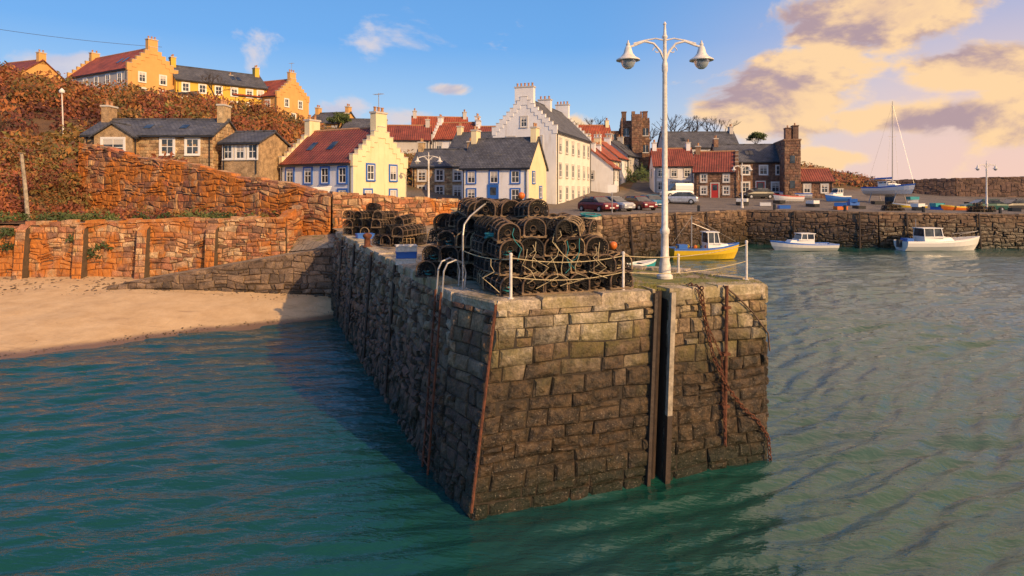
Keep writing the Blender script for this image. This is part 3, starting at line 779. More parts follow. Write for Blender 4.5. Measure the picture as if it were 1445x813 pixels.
def quay():
    e=empty('harbour_quay'); mb=MB()
    pts=[(6.6,47),(24,65.6),(35,61),(60,59),(140,52)]; zs=[3.5,3.4,3.3,3.0,2.9]
    for i in range(4):
        p,q=V2(pts[i]),V2(pts[i+1]); n=edge_n(p,q)
        za,zb_=zs[i],zs[i+1]
        masonry(mb,p,q,p+n*.4,q+n*.4,lambda s:za+(zb_-za)*s,lambda s:-1,max(za,zb_),-1,.36,.3,1.0,0,back=1,vary=.4,wob=.16,split=.2,slant=.06,dep=(-.02,.14),jit=.04)
        L=(q-p).length; x=0
        while x<min(L,50)-.1:
            l=min(U(.8,1.5),L-x); a=p.lerp(q,x/L); b_=p.lerp(q,(x+l-.03)/L); x+=l; zz=za+(zb_-za)*x/L
            r=[a+n*.08,b_+n*.08,b_-n*.6,a-n*.6]; h=U(.06,.15)
            vs=[(w.x,w.y,zz-.1) for w in r]+[(w.x,w.y,zz+h) for w in r]
            mb.add(vs,[(0,1,5,4),(1,2,6,5),(2,3,7,6),(3,0,4,7),(4,5,6,7)],3)
        k=U(2,5)
        while k<min(L,45)-1:
            c=p.lerp(q,k/L)+n*.25; k+=U(5,11)
            mb.tube([(c.x,c.y,za+.0),(c.x+n.x*.35,c.y+n.y*.35,-.3)],.08,6,2)
    mb.obj('quay_masonry',['quay','wetmortar','darkwood','slipstone'],e)
quay()
rubble_wall('outer_harbour_wall',(47,104),(64,92),6.6,7.2,3.5,3.5,'outer',course=.5,lmin=.5,lmax=1.2,thick=1.2)
rubble_wall('outer_harbour_wall',(64,92),(130,80),7.2,8.2,3.5,3.0,'outer',course=.5,lmin=.5,lmax=1.2,thick=1.2)

# ---------------------------------------------------------------- houses
def house(name,ox,oy,yaw,L,Dp,zb,eave,rise,wall,roofm,front=(),left=(),right=(),chims=(),crow=(0,0),frame='paint',margin=None,doors=(),gwall=None,drop=3,antenna=False,over=.2,stonework=False,doormat='blue'):
    e=empty(name,(ox,oy,zb),math.radians(yaw)); H=eave; Rr=rise
    w=MB(); gw=1
    V=[(0,0,-drop),(L,0,-drop),(L,Dp,-drop),(0,Dp,-drop),(0,0,H),(L,0,H),(L,Dp,H),(0,Dp,H),(0,Dp/2,H+Rr),(L,Dp/2,H+Rr)]
    w.add(V,[(0,1,5,4),(2,3,7,6)],0,.5); w.add(V,[(3,0,4,8,7),(1,2,6,9,5)],gw,.5)
    if stonework:
        masonry(w,(0,0),(L,0),(0,0),(L,0),lambda s:H,lambda s:-1,H,-1,.3,.3,.8,0,dep=(0,.03))
        for x0,sgn in ((0,-1),(L,1)):
            a,b_=((0,Dp),(0,0)) if sgn<0 else ((L,0),(L,Dp))
            masonry(w,a,b_,a,b_,lambda s:H+Rr*(1-abs(2*s-1)),lambda s:-1,H+Rr,-1,.3,.3,.8,0,dep=(0,.03))
    w.obj('walls',[wall,gwall or wall],e)
    r=MB(); th=.14; xl=-over if not crow[0] else .18; xr=L+over if not crow[1] else L-.18
    sl=math.hypot(Dp/2,Rr)
    ux=Dp/2/sl; uz=Rr/sl; ov=.28
    for s in (0,1):
        def q(x,t,o):
            y=(t*ux-o*uz); z=H+t*uz+o*ux
            return (x,y,z) if s==0 else (x,Dp-y,z)
        vs=[q(xl,-ov,.02),q(xr,-ov,.02),q(xr,sl,.02),q(xl,sl,.02),q(xl,-ov,th),q(xr,-ov,th),q(xr,sl,th),q(xl,sl,th)]
        fi=len(r.f)
        r.add(vs,[(4,5,6,7),(0,1,5,4),(3,0,4,7),(1,2,6,5),(0,3,2,1)],0,.5)
        r.uvs[fi]=[(0,0),(xr-xl,0),(xr-xl,sl+ov),(0,sl+ov)]
        r.tube([q(xl,-ov-.06,.0),q(xr,-ov-.06,.0)],.06,5,1)
    r.tube([(xl,Dp/2,H+Rr+th*.9),(xr,Dp/2,H+Rr+th*.9)],.13,6,2)
    for xx in (.25,L-.25): r.tube([(xx,-.08,H-.1),(xx,-.08,-.3)],.05,5,1)
    if L>7 and R()<.7:
        for k in range(2):
            xx=L*U(.2,.8); 
            def q2(x,t,o): return (x,t*ux-o*uz,H+t*uz+o*ux)
            r.add([q2(xx,sl*.35,th+.05),q2(xx+.6,sl*.35,th+.05),q2(xx+.6,sl*.6,th+.05),q2(xx,sl*.6,th+.05),q2(xx,sl*.35,th),q2(xx+.6,sl*.35,th),q2(xx+.6,sl*.6,th),q2(xx,sl*.6,th)],[(0,1,2,3),(4,5,1,0),(5,6,2,1),(7,4,0,3)],3)
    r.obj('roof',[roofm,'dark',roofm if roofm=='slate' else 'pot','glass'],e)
    cs=MB()
    for side,on in ((0,crow[0]),(1,crow[1])):
        if not on: continue
        x0,x1=(-.06,.32) if side==0 else (L-.32,L+.06)
        n=on
        for i in range(n):
            for m_ in (0,1):
                t0,t1=i/n,(i+1)/n; y0=t0*Dp/2-.1*(i==0); y1=t1*Dp/2
                zt_=H+Rr*t1+.16; zb_=H+Rr*t0-.35
                a,b_=(y0,y1) if m_==0 else (Dp-y1,Dp-y0)
                cs.box(x0,a,zb_,x1,b_,zt_,0)
                cs.box(x0-.03,a-.02,zt_,x1+.03,b_+.02,zt_+.06,1)
    if cs.v: cs.obj('crow_steps',[gwall or wall,'grey'],e)
    c=MB()
    for ch in chims:
        x,y,sx,sy,tz=ch[:5]
        z0=H-.2 if abs(y-Dp/2)>.3 else H+Rr-.6
        c.box(x-sx/2,y-sy/2,z0,x+sx/2,y+sy/2,tz,0)
        c.box(x-sx/2-.07,y-sy/2-.07,tz,x+sx/2+.07,y+sy/2+.07,tz+.14,1)
        npot=max(1,int(max(sx,sy)/.42))
        for i in range(npot):
            f=(i+.5)/npot-.5
            c.lathe([(.12,0),(.10,.3),(.13,.32),(.13,.4),(.08,.4)],8,(x+(f*sx if sx>sy else 0),y+(f*sy if sy>=sx else 0),tz+.14),2)
    if antenna and chims:
        x,y,sx,sy,tz=chims[-1][:5]
        c.tube([(x,y,tz),(x,y,tz+1.7)],.03,5,3); c.tube([(x-.5,y,tz+1.6),(x+.5,y,tz+1.6)],.02,4,3)
        for i in range(5): c.tube([(x-.4+.2*i,y-.25,tz+1.6),(x-.4+.2*i,y+.25,tz+1.6)],.014,4,3)
    if c.v: c.obj('chimneys',[(gwall or wall),'grey','pot','steel'],e)
    wn=MB()
    def win(T,wx,wz,ww,wh,door=False):
        def bx(a0,o0,z0,a1,o1,z1,m): 
            wn.box(a0,-o1,z0,a1,-o0,z1,m,T=T)
        a0,a1=wx-ww/2,wx+ww/2; z0,z1=wz,wz+wh; f=.07; o=.035 if stonework else 0
        mg=.13
        if margin:
            bx(a0-mg,0,z0-.02,a0,.07+o,z1+mg,1); bx(a1,0,z0-.02,a1+mg,.07+o,z1+mg,1); bx(a0,0,z1,a1,.07+o,z1+mg,1)
        bx(a0-.12,0,z0-.12,a1+.12,.12+o,z0-.02,1)
        if door:
            bx(a0,0,z0-.02,a1,.03+o,z1,4); bx(a0+.15,.03+o,z0+wh*.55,a1-.15,.04+o,z1-.15,3); return
        bx(a0,0,z0-.02,a1,.015+o,z1,3)
        bx(a0,.015+o,z0-.02,a0+f,.05+o,z1,2); bx(a1-f,.015+o,z0-.02,a1,.05+o,z1,2)
        bx(a0+f,.015+o,z0-.02,a1-f,.05+o,z0+f,2); bx(a0+f,.015+o,z1-f,a1-f,.05+o,z1,2)
        bx(a0+f,.016+o,(z0+z1)/2-.03,a1-f,.045+o,(z0+z1)/2+.03,2)
        bx(wx-.025,.017+o,z0+f,wx+.025,.04+o,z1-f,2)
        if R()<.5: bx(a0+f,.015+o,(z0+z1)/2+.03+U(0,.25)*wh,a1-f,.02+o,z1-f,5)
    Tf=Matrix.Identity(4)
    Tl=Matrix(((0,1,0,0),(-1,0,0,Dp),(0,0,1,0),(0,0,0,1)))
    Tr=Matrix(((0,-1,0,L),(1,0,0,0),(0,0,1,0),(0,0,0,1)))
    for q in front: win(Tf,*q)
    for q in left: win(Tl,*q)
    for q in right: win(Tr,*q)
    for q in doors: win(Tf,*q,door=True)
    if wn.v: wn.obj('windows',[wall,margin or wall,frame,'glass',doormat,'grey'],e)
    return e
def grid(xs,zs,w=.9,h=1.3): return [(x,z,w,h) for x in xs for z in zs]

house('white_pantile_house',-19.3,53.1,-30,8.2,6.4,3.6,4.1,2.75,'white','oldtile',front=grid((1.2,3.3,5.2,7.1),(.7,2.45),.8,1.2),
      right=[(1.6,.7,.8,1.2),(4.6,.7,.8,1.2),(1.9,2.7,.8,1.2),(4.6,2.7,.8,1.2)],
      chims=[(.3,3.2,.6,1.2,7.9),(7.9,3.2,.6,1.3,8.1)],crow=(7,7),gwall='cream_and_sunlit',frame='paint',margin='blue',antenna=True)  # cream gable puts warm sunlight on the white wall into its colour
house('blue_window_cottage',-5.2,66,-20,7.3,6,3.75,4.1,3.0,'white','slate',front=[(1.1,.6,.85,1.25),(5.9,.6,.85,1.25)]+[(x,2.5,.85,1.2) for x in (1.1,3.6,5.9)],
      doors=[(3.5,0.1,.95,2.1)],right=[(1.5,2.5,.7,1.1),(3.9,1.0,.7,1.1)],chims=[(.3,3,.6,1.2,8.1),(7.0,3,.6,1.2,8.2)],gwall='cream_and_sunlit',margin='blue',frame='paint')  # yellow sunlight on the white gable is painted as cream
house('tall_white_house',4.86,70,70,16.5,7.5,3.6,8.5,3.7,'offwhite','slate',
      front=[(x,z,.9,1.5) for x in (1.6,4.4,7.2,10,12.8,15.2) for z in (.8,3.4,6.2)],left=[(2.2,1,1,1.5),(5.6,1,1,1.5),(2.2,3.8,1,1.5),(5.6,3.8,1,1.5),(2.2,6.5,.9,1.4),(5.4,6.5,.9,1.4),(3.75,9.0,.7,1.1)],
      chims=[(.35,3.75,.7,2.2,13.4),(16.1,3.75,.7,1.8,13.4),(8,3.75,.7,1.6,13.0)],crow=(9,9),frame='paint',margin='grey',gwall='white')
house('stone_cottage',-11.6,74,-8,6.6,6,4.0,4.3,2.0,'house_stone','slate',front=grid((1.2,3.3,5.4),(.7,2.6)),chims=[(.3,3,.6,1.1,7.2),(6.3,3,.6,1.1,7.2)],margin='grey',stonework=True)
house('stone_villa',-34.2,51,1,10.2,5.5,7.55,2.35,1.4,'house_stone','slate',front=[(1.6,.8,1.0,1.25),(8.6,.8,1.0,1.25),(6.6,.8,1.0,1.25)],right=[(2.7,.7,.8,1.1)],
      chims=[(.3,2.75,.6,1.2,4.9),(9.9,2.75,.6,1.3,5.0)],margin='paint',stonework=True)
house('villa_porch_gable',-30.0,50.4,91,3.2,3.0,7.55,2.2,.95,'house_stone','slate',left=[(1.5,.6,1.7,1.4)],margin='paint')
house('villa_wing',-23.4,51.4,-12,3.4,4,7.1,2.2,.9,'house_stone','slate',front=[(.6,.9,.75,1.15),(1.7,.9,.75,1.15),(2.8,.9,.75,1.15)],margin='paint')
house('white_outhouse',-20.6,55.5,-15,2.8,3,6.4,2.1,.9,'white','oldtile',front=[(.8,.7,.6,.9),(2.0,.7,.6,.9)])
house('hilltop_red_roof_house',-66.9,96,-30,16,7.2,18.0,4.5,3.3,'grey','pantile',front=grid((2,5,8,11,14),(2.6,)),right=[(2,2.8,.9,1.3),(5,2.8,.9,1.3),(2,.6,.9,1.3),(5,.6,.9,1.3)],
      chims=[(.4,3.6,.7,1.2,8.7),(15.6,3.6,.7,1.4,9.0)],gwall='ochre',margin='paint',crow=(6,6))
house('porch_extension',-50.6,92.5,25,4.5,3,17.9,1.9,.9,'ochre','slate',front=grid((.8,2.2,3.6),(.5,),1.0,1.2))
house('yellow_terrace',-49.0,93,42,13.2,7,17.5,4.3,2.4,'yellow','slate',front=[(x,2.6,.9,1.2) for x in (1.3,3.6,5.9,8.2,10.5,12.2)]+[(x,.5,.9,1.2) for x in (1.3,3.6,8.2,10.5)],
      chims=[(.4,3.5,.7,1.2,7.9),(12.8,3.5,.7,1.2,7.9)],margin='paint')
house('orange_gable_house',-44.5,103.5,-25,8.5,7,16.2,4.3,2.9,'ochre','pantile',front=grid((1.5,4,6.5),(2.3,)),right=[(2,2.7,.8,1.2),(5,2.7,.8,1.2),(3.5,.5,.8,1.2)],
      chims=[(8.1,3.5,.6,1.3,8.3)],margin='paint',crow=(0,6),antenna=True)
house('hilltop_red_wing',-43.0,98.5,42,5.5,6,17.0,3.4,2.3,'ochre','pantile',front=grid((1.5,4),(1.4,)),margin='paint',chims=[(.4,3,.6,1.1,6.6)])
house('hill_cottage',-80,97,-20,8,6,20.2,2.8,2.3,'ochre','oldtile',right=[(3,.8,.8,1.1)],chims=[(7.7,3,.6,1.1,6.2)])
def village(name,u0x,y,yaw,L,zb,eave,rise,wall,rf,n=3,ch=True,gw=None,crow=(0,0),st=False,dp=6):
    chs=[(.35,dp/2,.6,1.0,eave+rise+.9),(L-.35,dp/2,.6,1.0,eave+rise+.9)] if ch else []
    fr=[((i+.5)*L/n,z,.8,1.15) for i in range(n) for z in ((.7,eave-1.6) if eave>3.6 else (.9,))]
    house(name,u0x,y,yaw,L,dp,zb,eave,rise,wall,rf,front=fr,right=[(dp*.5,eave-1.6,.8,1.1)],left=[(dp*.5,eave-1.6,.8,1.1)],chims=chs,gwall=gw,crow=crow,margin='grey',stonework=st)
village('slate_cottage',-32,99,-15,6,13.3,2.6,1.8,'ochre','slate')
village('hillside_cottage',-25.5,96,10,6,11.8,2.8,1.9,'ochre','slate')
village('red_roof_cottage',-19,92,5,7,9.3,3.6,2.2,'grey','oldtile')
village('red_roof_cottage',-11.8,94,-12,6.5,9.4,3.7,2.5,'white','pantile',crow=(5,5))
village('red_roof_cottage',-16,103,10,9,11.5,3.6,2.6,'grey','pantile')
village('terraced_cottage',-5.6,92,-5,6.5,8.5,4.0,2.4,'white','oldtile')
village('terraced_cottage',-8,82,-15,6.5,6.4,4.4,2.2,'cream_and_sunlit','slate')
village('terraced_cottage',1,98,15,8,9,5.2,3,'white','oldtile')
village('cream_street_house',13.6,90,68,7,4.6,5.4,2.6,'cream_and_sunlit','pantile',2,dp=6.5)
village('white_street_house',16.2,97.5,68,7,5.6,5.0,2.6,'white','pantile',2,dp=6.5)
village('slate_street_house',19,105,65,8,6.8,4.6,2.6,'grey','slate',2,dp=6.5)
village('red_roof_house',9.5,110,5,8,8,6.0,3.0,'cream_and_sunlit','pantile')
village('red_roof_house',13.6,86,70,4.4,4.2,4.4,2.4,'white','pantile',2,dp=6)
def castle():
    e=empty('castellated_stone_house',(19.5,114,9.8),math.radians(-8)); mb=MB()
    def blk(x0,y0,x1,y1,h,bat=True):
        mb.box(x0,y0,-4,x1,y1,h,1,rnd=.5)
        for a,b_ in (((x0,y0),(x1,y0)),((x1,y0),(x1,y1)),((x0,y1),(x0,y0))):
            masonry(mb,a,b_,a,b_,lambda s:h,lambda s:-1,h,-1,.4,.4,1,0,dep=(0,.04))
        if bat:
            n=int((x1-x0)/.9)
            for i in range(n):
                if i%2==0: mb.box(x0+i*.9,y0-.02,h,x0+i*.9+.6,y0+.3,h+.5,0); mb.box(x0+i*.9,y1-.3,h,x0+i*.9+.6,y1,h+.5,0)
            for i in range(int((y1-y0)/.9)):
                if i%2==0: mb.box(x0,y0+.4+i*.9,h,x0+.3,y0+i*.9+.9,h+.5,0); mb.box(x1-.3,y0+.4+i*.9,h,x1,y0+.9+i*.9,h+.5,0)
    blk(0,0,5,7,8.2); blk(-2.6,1,-.0,5,6.5); blk(1.8,-1.3,3.6,0,9.2)
    for cx in (.6,4.4): mb.box(cx-.4,2.5,8.2,cx+.4,4,10,0); mb.box(cx-.48,2.42,10,cx+.48,4.08,10.15,0)
    mb.obj('stone_blocks',['dark_stone','mortar'],e)
    wn=MB()
    for x in (.9,4.3,-1.3):
        for z in (2.5,5.5 if x>0 else 4.6):
            y=-.08 if x>0 else .92
            wn.box(x-.45,y,z,x+.45,y+.04,z+1.3,0); wn.box(x-.55,y-.02,z-.12,x+.55,y+.06,z,1); wn.box(x-.03,y-.02,z,x+.03,y-.001,z+1.3,1)
    wn.obj('windows',['glass','paint'],e)
castle()
village('white_harbour_house',20.5,92,-6,5.6,4.9,4.2,2.5,'white','oldtile',3,dp=6)
village('slate_house_row',25,104,0,12,8,4.6,2.6,'grey','slate',4)
house('stone_pantile_cottage',24.0,84,-20,5.4,6,4.4,3.6,2.6,'dark_stone','oldtile',front=grid((1.2,4.0),(.6,2.2),.7,1.0),doors=[(2.6,.0,.9,2)],right=[(3,2.6,.7,1)],chims=[(.3,3,.6,1,7)],crow=(0,5),margin='grey',stonework=True,doormat='red')
house('stone_harbour_house',28.5,88,-5,9,6.5,4.5,5.0,2.4,'dark_stone','slate',front=[(1.2,.8,1,1.3),(3.6,.8,1,1.3),(7.6,.8,1,1.3),(1.2,3.2,1,1.2),(3.6,3.2,1,1.2),(6.0,3.2,1,1.2),(8.1,3.2,.8,1.2)],doors=[(5.6,0,1.1,2.2)],chims=[(.3,3.25,.6,1.1,8.3)],margin='paint',stonework=True,doormat='red')
def tower():
    e=empty('stone_tower_house',(36.0,84.3,4.3),math.radians(-12)); mb=MB()
    mb.box(0,0,-3,2.0,7,7.8,1,rnd=.5)
    for a,b_ in (((0,0),(2,0)),((2,0),(2,7)),((0,7),(0,0))):
        masonry(mb,a,b_,a,b_,lambda s:7.8,lambda s:-1,7.8,-1,.3,.3,.8,0,dep=(0,.04))
    mb.box(-.1,-.1,7.8,2.1,7.1,8.0,0); mb.box(.2,.2,8.0,.9,1.4,9.4,0); mb.box(1.1,.2,8.0,1.8,1.4,9.7,0); mb.box(.15,.1,9.4,.95,1.5,9.52,0); mb.box(1.05,.1,9.7,1.85,1.5,9.82,0)
    mb.lathe([(.1,0),(.1,.35)],8,(.55,.8,9.52),2); mb.lathe([(.1,0),(.1,.35)],8,(1.45,.8,9.82),2)
    mb.obj('tower_walls',['dark_stone','mortar','pot'],e)
    wn=MB()
    for z in (1.5,4.8): wn.box(.7,-.09,z,1.3,-.05,z+1.0,0)
    wn.obj('windows',['glass'],e)
tower()
village('red_roof_shed',38.6,86,-10,4.4,4.3,2.5,1.6,'dark_stone','oldtile',2,ch=False,st=True,dp=5)

# ---------------------------------------------------------------- street
def strip(name,pts,w,mat,dz=.05):
    mb=MB(); P=[Vector(p) for p in pts]; vs=[]; fine=[]
    for a,b_ in zip(P,P[1:]):
        for k in range(8): fine.append(a.lerp(b_,k/8))
    fine.append(P[-1])
    for i,p in enumerate(fine):
        d=(fine[min(i+1,len(fine)-1)]-fine[max(i-1,0)]).normalized(); n=Vector((d.y,-d.x))
        for s in (-1,-.5,0,.5,1): q=p+n*w/2*s; vs.append((q.x,q.y,hland(q.x,q.y)+dz+.03))
    fs=[(i*5+j,i*5+j+1,(i+1)*5+j+1,(i+1)*5+j) for i in range(len(fine)-1) for j in range(4)]
    mb.add(vs,fs,0); return mb.obj(name,[mat])
strip('village_street',[(8,60),(12,68),(15,76),(18.5,88),(21.5,100),(26,112)],5,'asphalt')

# ---------------------------------------------------------------- cars
def car(name,x,y,z,rz,paint,k=1.0,van=False):
    e=empty(name,(x,y,z),math.radians(rz)); mb=MB()
    def loft(secs,mat):
        vs=[];n=8
        for X,z0,z1,hw,hw2 in secs:
            vs+= [(X,-hw*.9,z0),(X,-hw,z0+.15*(z1-z0)),(X,-hw,z0+.7*(z1-z0)),(X,-hw2,z1),(X,hw2,z1),(X,hw,z0+.7*(z1-z0)),(X,hw,z0+.15*(z1-z0)),(X,hw*.9,z0)]
        fs=[(i*n+j,(i+1)*n+j,(i+1)*n+(j+1)%n,i*n+(j+1)%n) for i in range(len(secs)-1) for j in range(n)]
        fs+=[tuple(range(n)),tuple((len(secs)-1)*n+j for j in range(n))[::-1]]
        mb.add(vs,fs,mat)
    top=1.9 if van else 1.42
    loft([(-2.05,.35,.75,.78,.72),(-1.9,.25,.88,.85,.78),(-.9,.22,.92,.88,.82),(.9,.22,.92,.88,.82),(1.8,.25,.85,.85,.74),(2.05,.35,.68,.76,.7)],0)
    if van: 
        loft([(-2.0,.9,top-.05,.8,.72),(-1.8,.9,top,.84,.76),(.5,.9,top,.84,.74)],0); loft([(.5,.9,top-.03,.82,.72),(1.35,.88,.95,.8,.76)],1)
    else:
        loft([(-1.75,.88,.95,.80,.78),(-1.2,.9,top-.06,.78,.62),(-.2,.9,top-.01,.79,.64),(.35,.9,top-.05,.79,.62),(1.1,.88,.95,.79,.77)],1)
        mb.box(-1.15,-.62,top-.05,.3,.62,top+.0,0)
        for s in (-1,1):
            for a,b_ in ((-1.2,-1.15),(-.42,-.34),(.3,.42)): mb.box(a,s*.70-.05,.9,b_,s*.70+.05,top-.06,0)
    for wx in (-1.3,1.3):
        for s in (-1,1):
            T=Matrix.Translation((wx,s*.80,.31))@Matrix.Rotation(math.pi/2,4,'X')
            mb.lathe([(.2,-.1),(.31,-.09),(.31,.09),(.2,.1)],14,mat=2,T=T); mb.lathe([(.02,-.115),(.17,-.105),(.17,.105),(.02,.115)],10,mat=3,T=T)
    for s in (-1,1): mb.box(2.0,s*.6-.15,.55,2.075,s*.6+.12,.68,4); mb.box(-2.08,s*.62-.12,.6,-2.02,s*.62+.12,.74,5)
    mb.box(2.02,-.25,.38,2.085,.25,.48,4)
    mb.obj('car_body',[paint,'glass','black','silver','paint','red'],e)
car('parked_car',12.6,63.5,3.5,-65,'maroon'); car('parked_car',15.2,69.5,3.6,-75,'carblue'); car('parked_car',9.5,60,3.5,-50,'silver')
car('parked_car',7.8,58,3.5,-60,'maroon'); car('parked_van',21.7,84,4.55,190,'paint',van=True)
car('parked_car',51.0,69,3.15,170,'green'); car('parked_car',55.5,70.5,3.15,185,'dark'); car('parked_car',31.5,82,4.4,190,'dark')
car('parked_car',19.5,74,3.9,160,'silver')

# ---------------------------------------------------------------- boats
def boat(name,x,y,z,rz,L,Bm,fb,hull,band,cabin=None,inner='oldpaint',extra=None):
    e=empty(name,(x,y,z),math.radians(rz)); mb=MB(); n=14; st=[]
    for i in range(n+1):
        s=i/n; b_=Bm/2*(0.82+.36*s-.2*s*s)*(1-max(0,(s-.5)/.5)**2.3) if s<1 else .02
        b_=max(b_,.02); sh=fb*(1+.45*max(0,s-.35)**1.5/.5)
        X=s*L; kz=-.25+.15*max(0,s-.8)/.2
        rk_=.12*L*max(0,s-.7)/.3
        st.append([(X,b_,sh),(X,b_*1.02,sh-.12*fb-.03),(X-rk_*.2,b_*.93,sh*.45),(X-rk_*.6,b_*.62,.0),(X-rk_,.0,kz)])
    vs=[]
    for r in st:
        for p in r: vs.append(p)
        for p in r[-2::-1]: vs.append((p[0],-p[1],p[2]))
    m_=9
    for i in range(n):
        for j in range(8):
            mt=1 if j in (0,7) else 0
            mb.add([vs[i*m_+j],vs[(i+1)*m_+j],vs[(i+1)*m_+j+1],vs[i*m_+j+1]],[(0,1,2,3)],mt,.5)
    mb.add(vs[:m_],[tuple(range(m_))],0,.5)
    for s in (-1,1): mb.tube([(r[0][0],s*r[0][1],r[0][2]) for r in st],.035,5,1)
    for i in range(n):
        a,b_=st[i],st[i+1]; dz=.28*fb if i<n*.62 else .05
        mb.add([(a[0][0],a[0][1]*.97,a[0][2]-dz),(b_[0][0],b_[0][1]*.97,b_[0][2]-dz),(b_[0][0],-b_[0][1]*.97,b_[0][2]-dz),(a[0][0],-a[0][1]*.97,a[0][2]-dz)],[(0,1,2,3)],2)
    if cabin:
        c0,c1,h=cabin; w=Bm*.34; zb_=fb*.75
        vs=[(c0,-w,zb_),(c1+L*.16,-w*.7,zb_+.1),(c1+L*.16,w*.7,zb_+.1),(c0,w,zb_),(c0,-w*.92,fb+.35),(c1+L*.10,-w*.6,fb+.35),(c1+L*.10,w*.6,fb+.35),(c0,w*.92,fb+.35)]
        mb.add(vs,[(0,1,5,4),(1,2,6,5),(2,3,7,6),(3,0,4,7),(4,5,6,7)],3)
        z1=fb+.35
        vs=[(c0,-w*.9,z1),(c1,-w*.85,z1),(c1,w*.85,z1),(c0,w*.9,z1),(c0+.05,-w*.8,z1+h),(c1-.3,-w*.75,z1+h),(c1-.3,w*.75,z1+h),(c0+.05,w*.8,z1+h)]
        mb.add(vs,[(0,1,5,4),(1,2,6,5),(2,3,7,6),(3,0,4,7),(4,5,6,7)],4)
        mb.box(c0-.15,-w*.88,z1+h,c1-.15,w*.88,z1+h+.07,3)
        for xx in (c0+.02,(c0+c1)/2-.05,c1-.15): 
            for s in (-1,1): mb.tube([(xx,s*w*.91,z1),(xx+(0 if xx<c1-.2 else -.14),s*w*.81,z1+h)],.045,4,3)
        mb.box(c0-.02,-w*.92,z1-.03,c1+.02,w*.92,z1+.1,3)
    if extra: extra(mb,L,Bm,fb)
    mb.obj('hull',[hull,band,inner,'paint','glass','steel','orange','blue','yel'],e)
    return e
def ex1(mb,L,Bm,fb):
    mb.tube([(1.4,0,fb+1.2),(1.4,0,fb+2.0)],.03,5,5); mb.box(-.3,-.2,.3,.05,.2,.95,4); mb.box(.3,-.5,fb-.1,.9,.5,fb+.25,7); mb.box(1.0,.3,fb-.1,1.3,.7,fb+.2,6)
    mb.tube([(L*.7,-.5,fb+.1),(L*.7,-.5,fb+.6),(L*.98,0,fb+.9),(L*.7,.5,fb+.6),(L*.7,.5,fb+.1)],.02,4,5)
def ex2(mb,L,Bm,fb):
    mb.tube([(1.7,0,fb),(1.7,0,fb+2.6)],.05,6,5); mb.tube([(1.7,0,fb+2.0),(3.2,0,fb+1.4)],.035,5,5); mb.tube([(1.7,0,fb+2.5),(L*.95,0,fb+.5)],.012,4,5); mb.tube([(1.7,0,fb+2.5),(.1,0,fb+.3)],.012,4,5)
    for k in range(6): mb.lathe([(.02,-.14),(.15,-.08),(.17,.02),(.1,.13),(.02,.16)],8,(.6+.45*k,U(-.5,.5),fb+.1),6 if k%2 else 8)
    mb.box(.5,-.5,fb-.2,1.2,.3,fb+.3,7)
def ex3(mb,L,Bm,fb):
    for t in (.3,.62): mb.box(L*t-.1,-Bm*.42,fb*.75,L*t+.1,Bm*.42,fb*.82,2)
    mb.box(.0,-.12,.2,.12,.12,.65,4)
boat('cabin_cruiser',35.6,58.4,0,2,7.4,2.5,.85,'paint','paint',(1.7,3.6,.8),extra=ex1)
boat('motor_boat',29.6,58.6,0,183,6.0,2.1,.6,'paint','blue',(2.2,3.6,.55),extra=None)
boat('fishing_boat',12.7,51,0,4,5.6,2.2,.85,'yel','blue',(2.8,3.9,.9),extra=ex2)
boat('rowing_boat',7.0,42.5,0,20,3.0,1.3,.5,'teal','paint',None,extra=ex3)
boat('fishing_boat',10.2,53.0,0,30,3.6,1.6,.6,'blue','paint',None,extra=ex3)
def yacht():
    def ex(mb,L,Bm,fb):
        mb.tube([(L*.55,0,fb),(L*.55,0,fb+10.3)],[.07,.04],8,5); mb.tube([(L*.55,0,fb+1.0),(.4,0,fb+.9)],.05,6,5)
        mb.tube([(L*.55,0,fb+.95+.15),(1.2,0,fb+1.05)],[.12,.07],6,7)
        for p in ((L*.98,0,fb+.3),(.05,0,fb+.1),(L*.55,Bm*.45,fb),(L*.55,-Bm*.45,fb)): mb.tube([p,(L*.55,0,fb+10)],.012,3,5)
        for s in (-1,1): mb.tube([(L*.55,0,fb+6),(L*.55,s*.7,fb+6.1)],.02,4,5)
        mb.box(L*.4,-.08,-1.1,L*.6,.08,-.1,4)
        for xx in (1.2,L*.7):
            for s in (-1,1): mb.tube([(xx,s*1.1,-1.3),(xx,s*.6,.1)],.05,4,5)
    boat('sailing_yacht',44.5,80,5.1,-70,6.5,2.3,.8,'paint','blue',(2.2,3.6,.25),extra=ex)
yacht()
boat('small_dinghy',46,71,3.35,170,3.4,1.4,.5,'yel','paint',None,extra=ex3)
boat('small_dinghy',48.5,67.5,3.25,190,3.6,1.4,.5,'orange','yel',None,extra=ex3)
boat('small_dinghy',39.5,84,4.5,160,4,1.6,.6,'paint','blue',None,extra=ex3)
boat('small_dinghy',41.8,79.5,4.2,200,3.6,1.5,.6,'blue','paint',(1.2,2.2,.5))
boat('small_dinghy',35,77,4.2,185,3.6,1.5,.6,'paint','red',None,extra=ex3)
boat('upturned_dinghy',-14.5,36.6,5.15,10,4.0,1.5,.35,'paint','paint',None)
for i,(x,y) in enumerate(((26,72),(28.2,71),(33,70),(37,68),(42,66),(31,74),(45,67.5),(52,66),(39,73),(43,75),(49,78),(54,75),(34,66),(29,68))):
    fish_box(x,y,hland(x,y)+.05,U(0,3),random.choice(['blue','paint','orange','dark']),1.4)
    if i%2==0: fish_box(x,y,hland(x,y)+.42,U(0,3),random.choice(['blue','paint','teal']),1.4)
creel_stack('lobster_creel_stack',38,65,.2,[[2,3,2,2,1]],zb=3.3); creel_stack('lobster_creel_stack',46,64,.1,[[2,2,3,2,1,2]],zb=3.2)

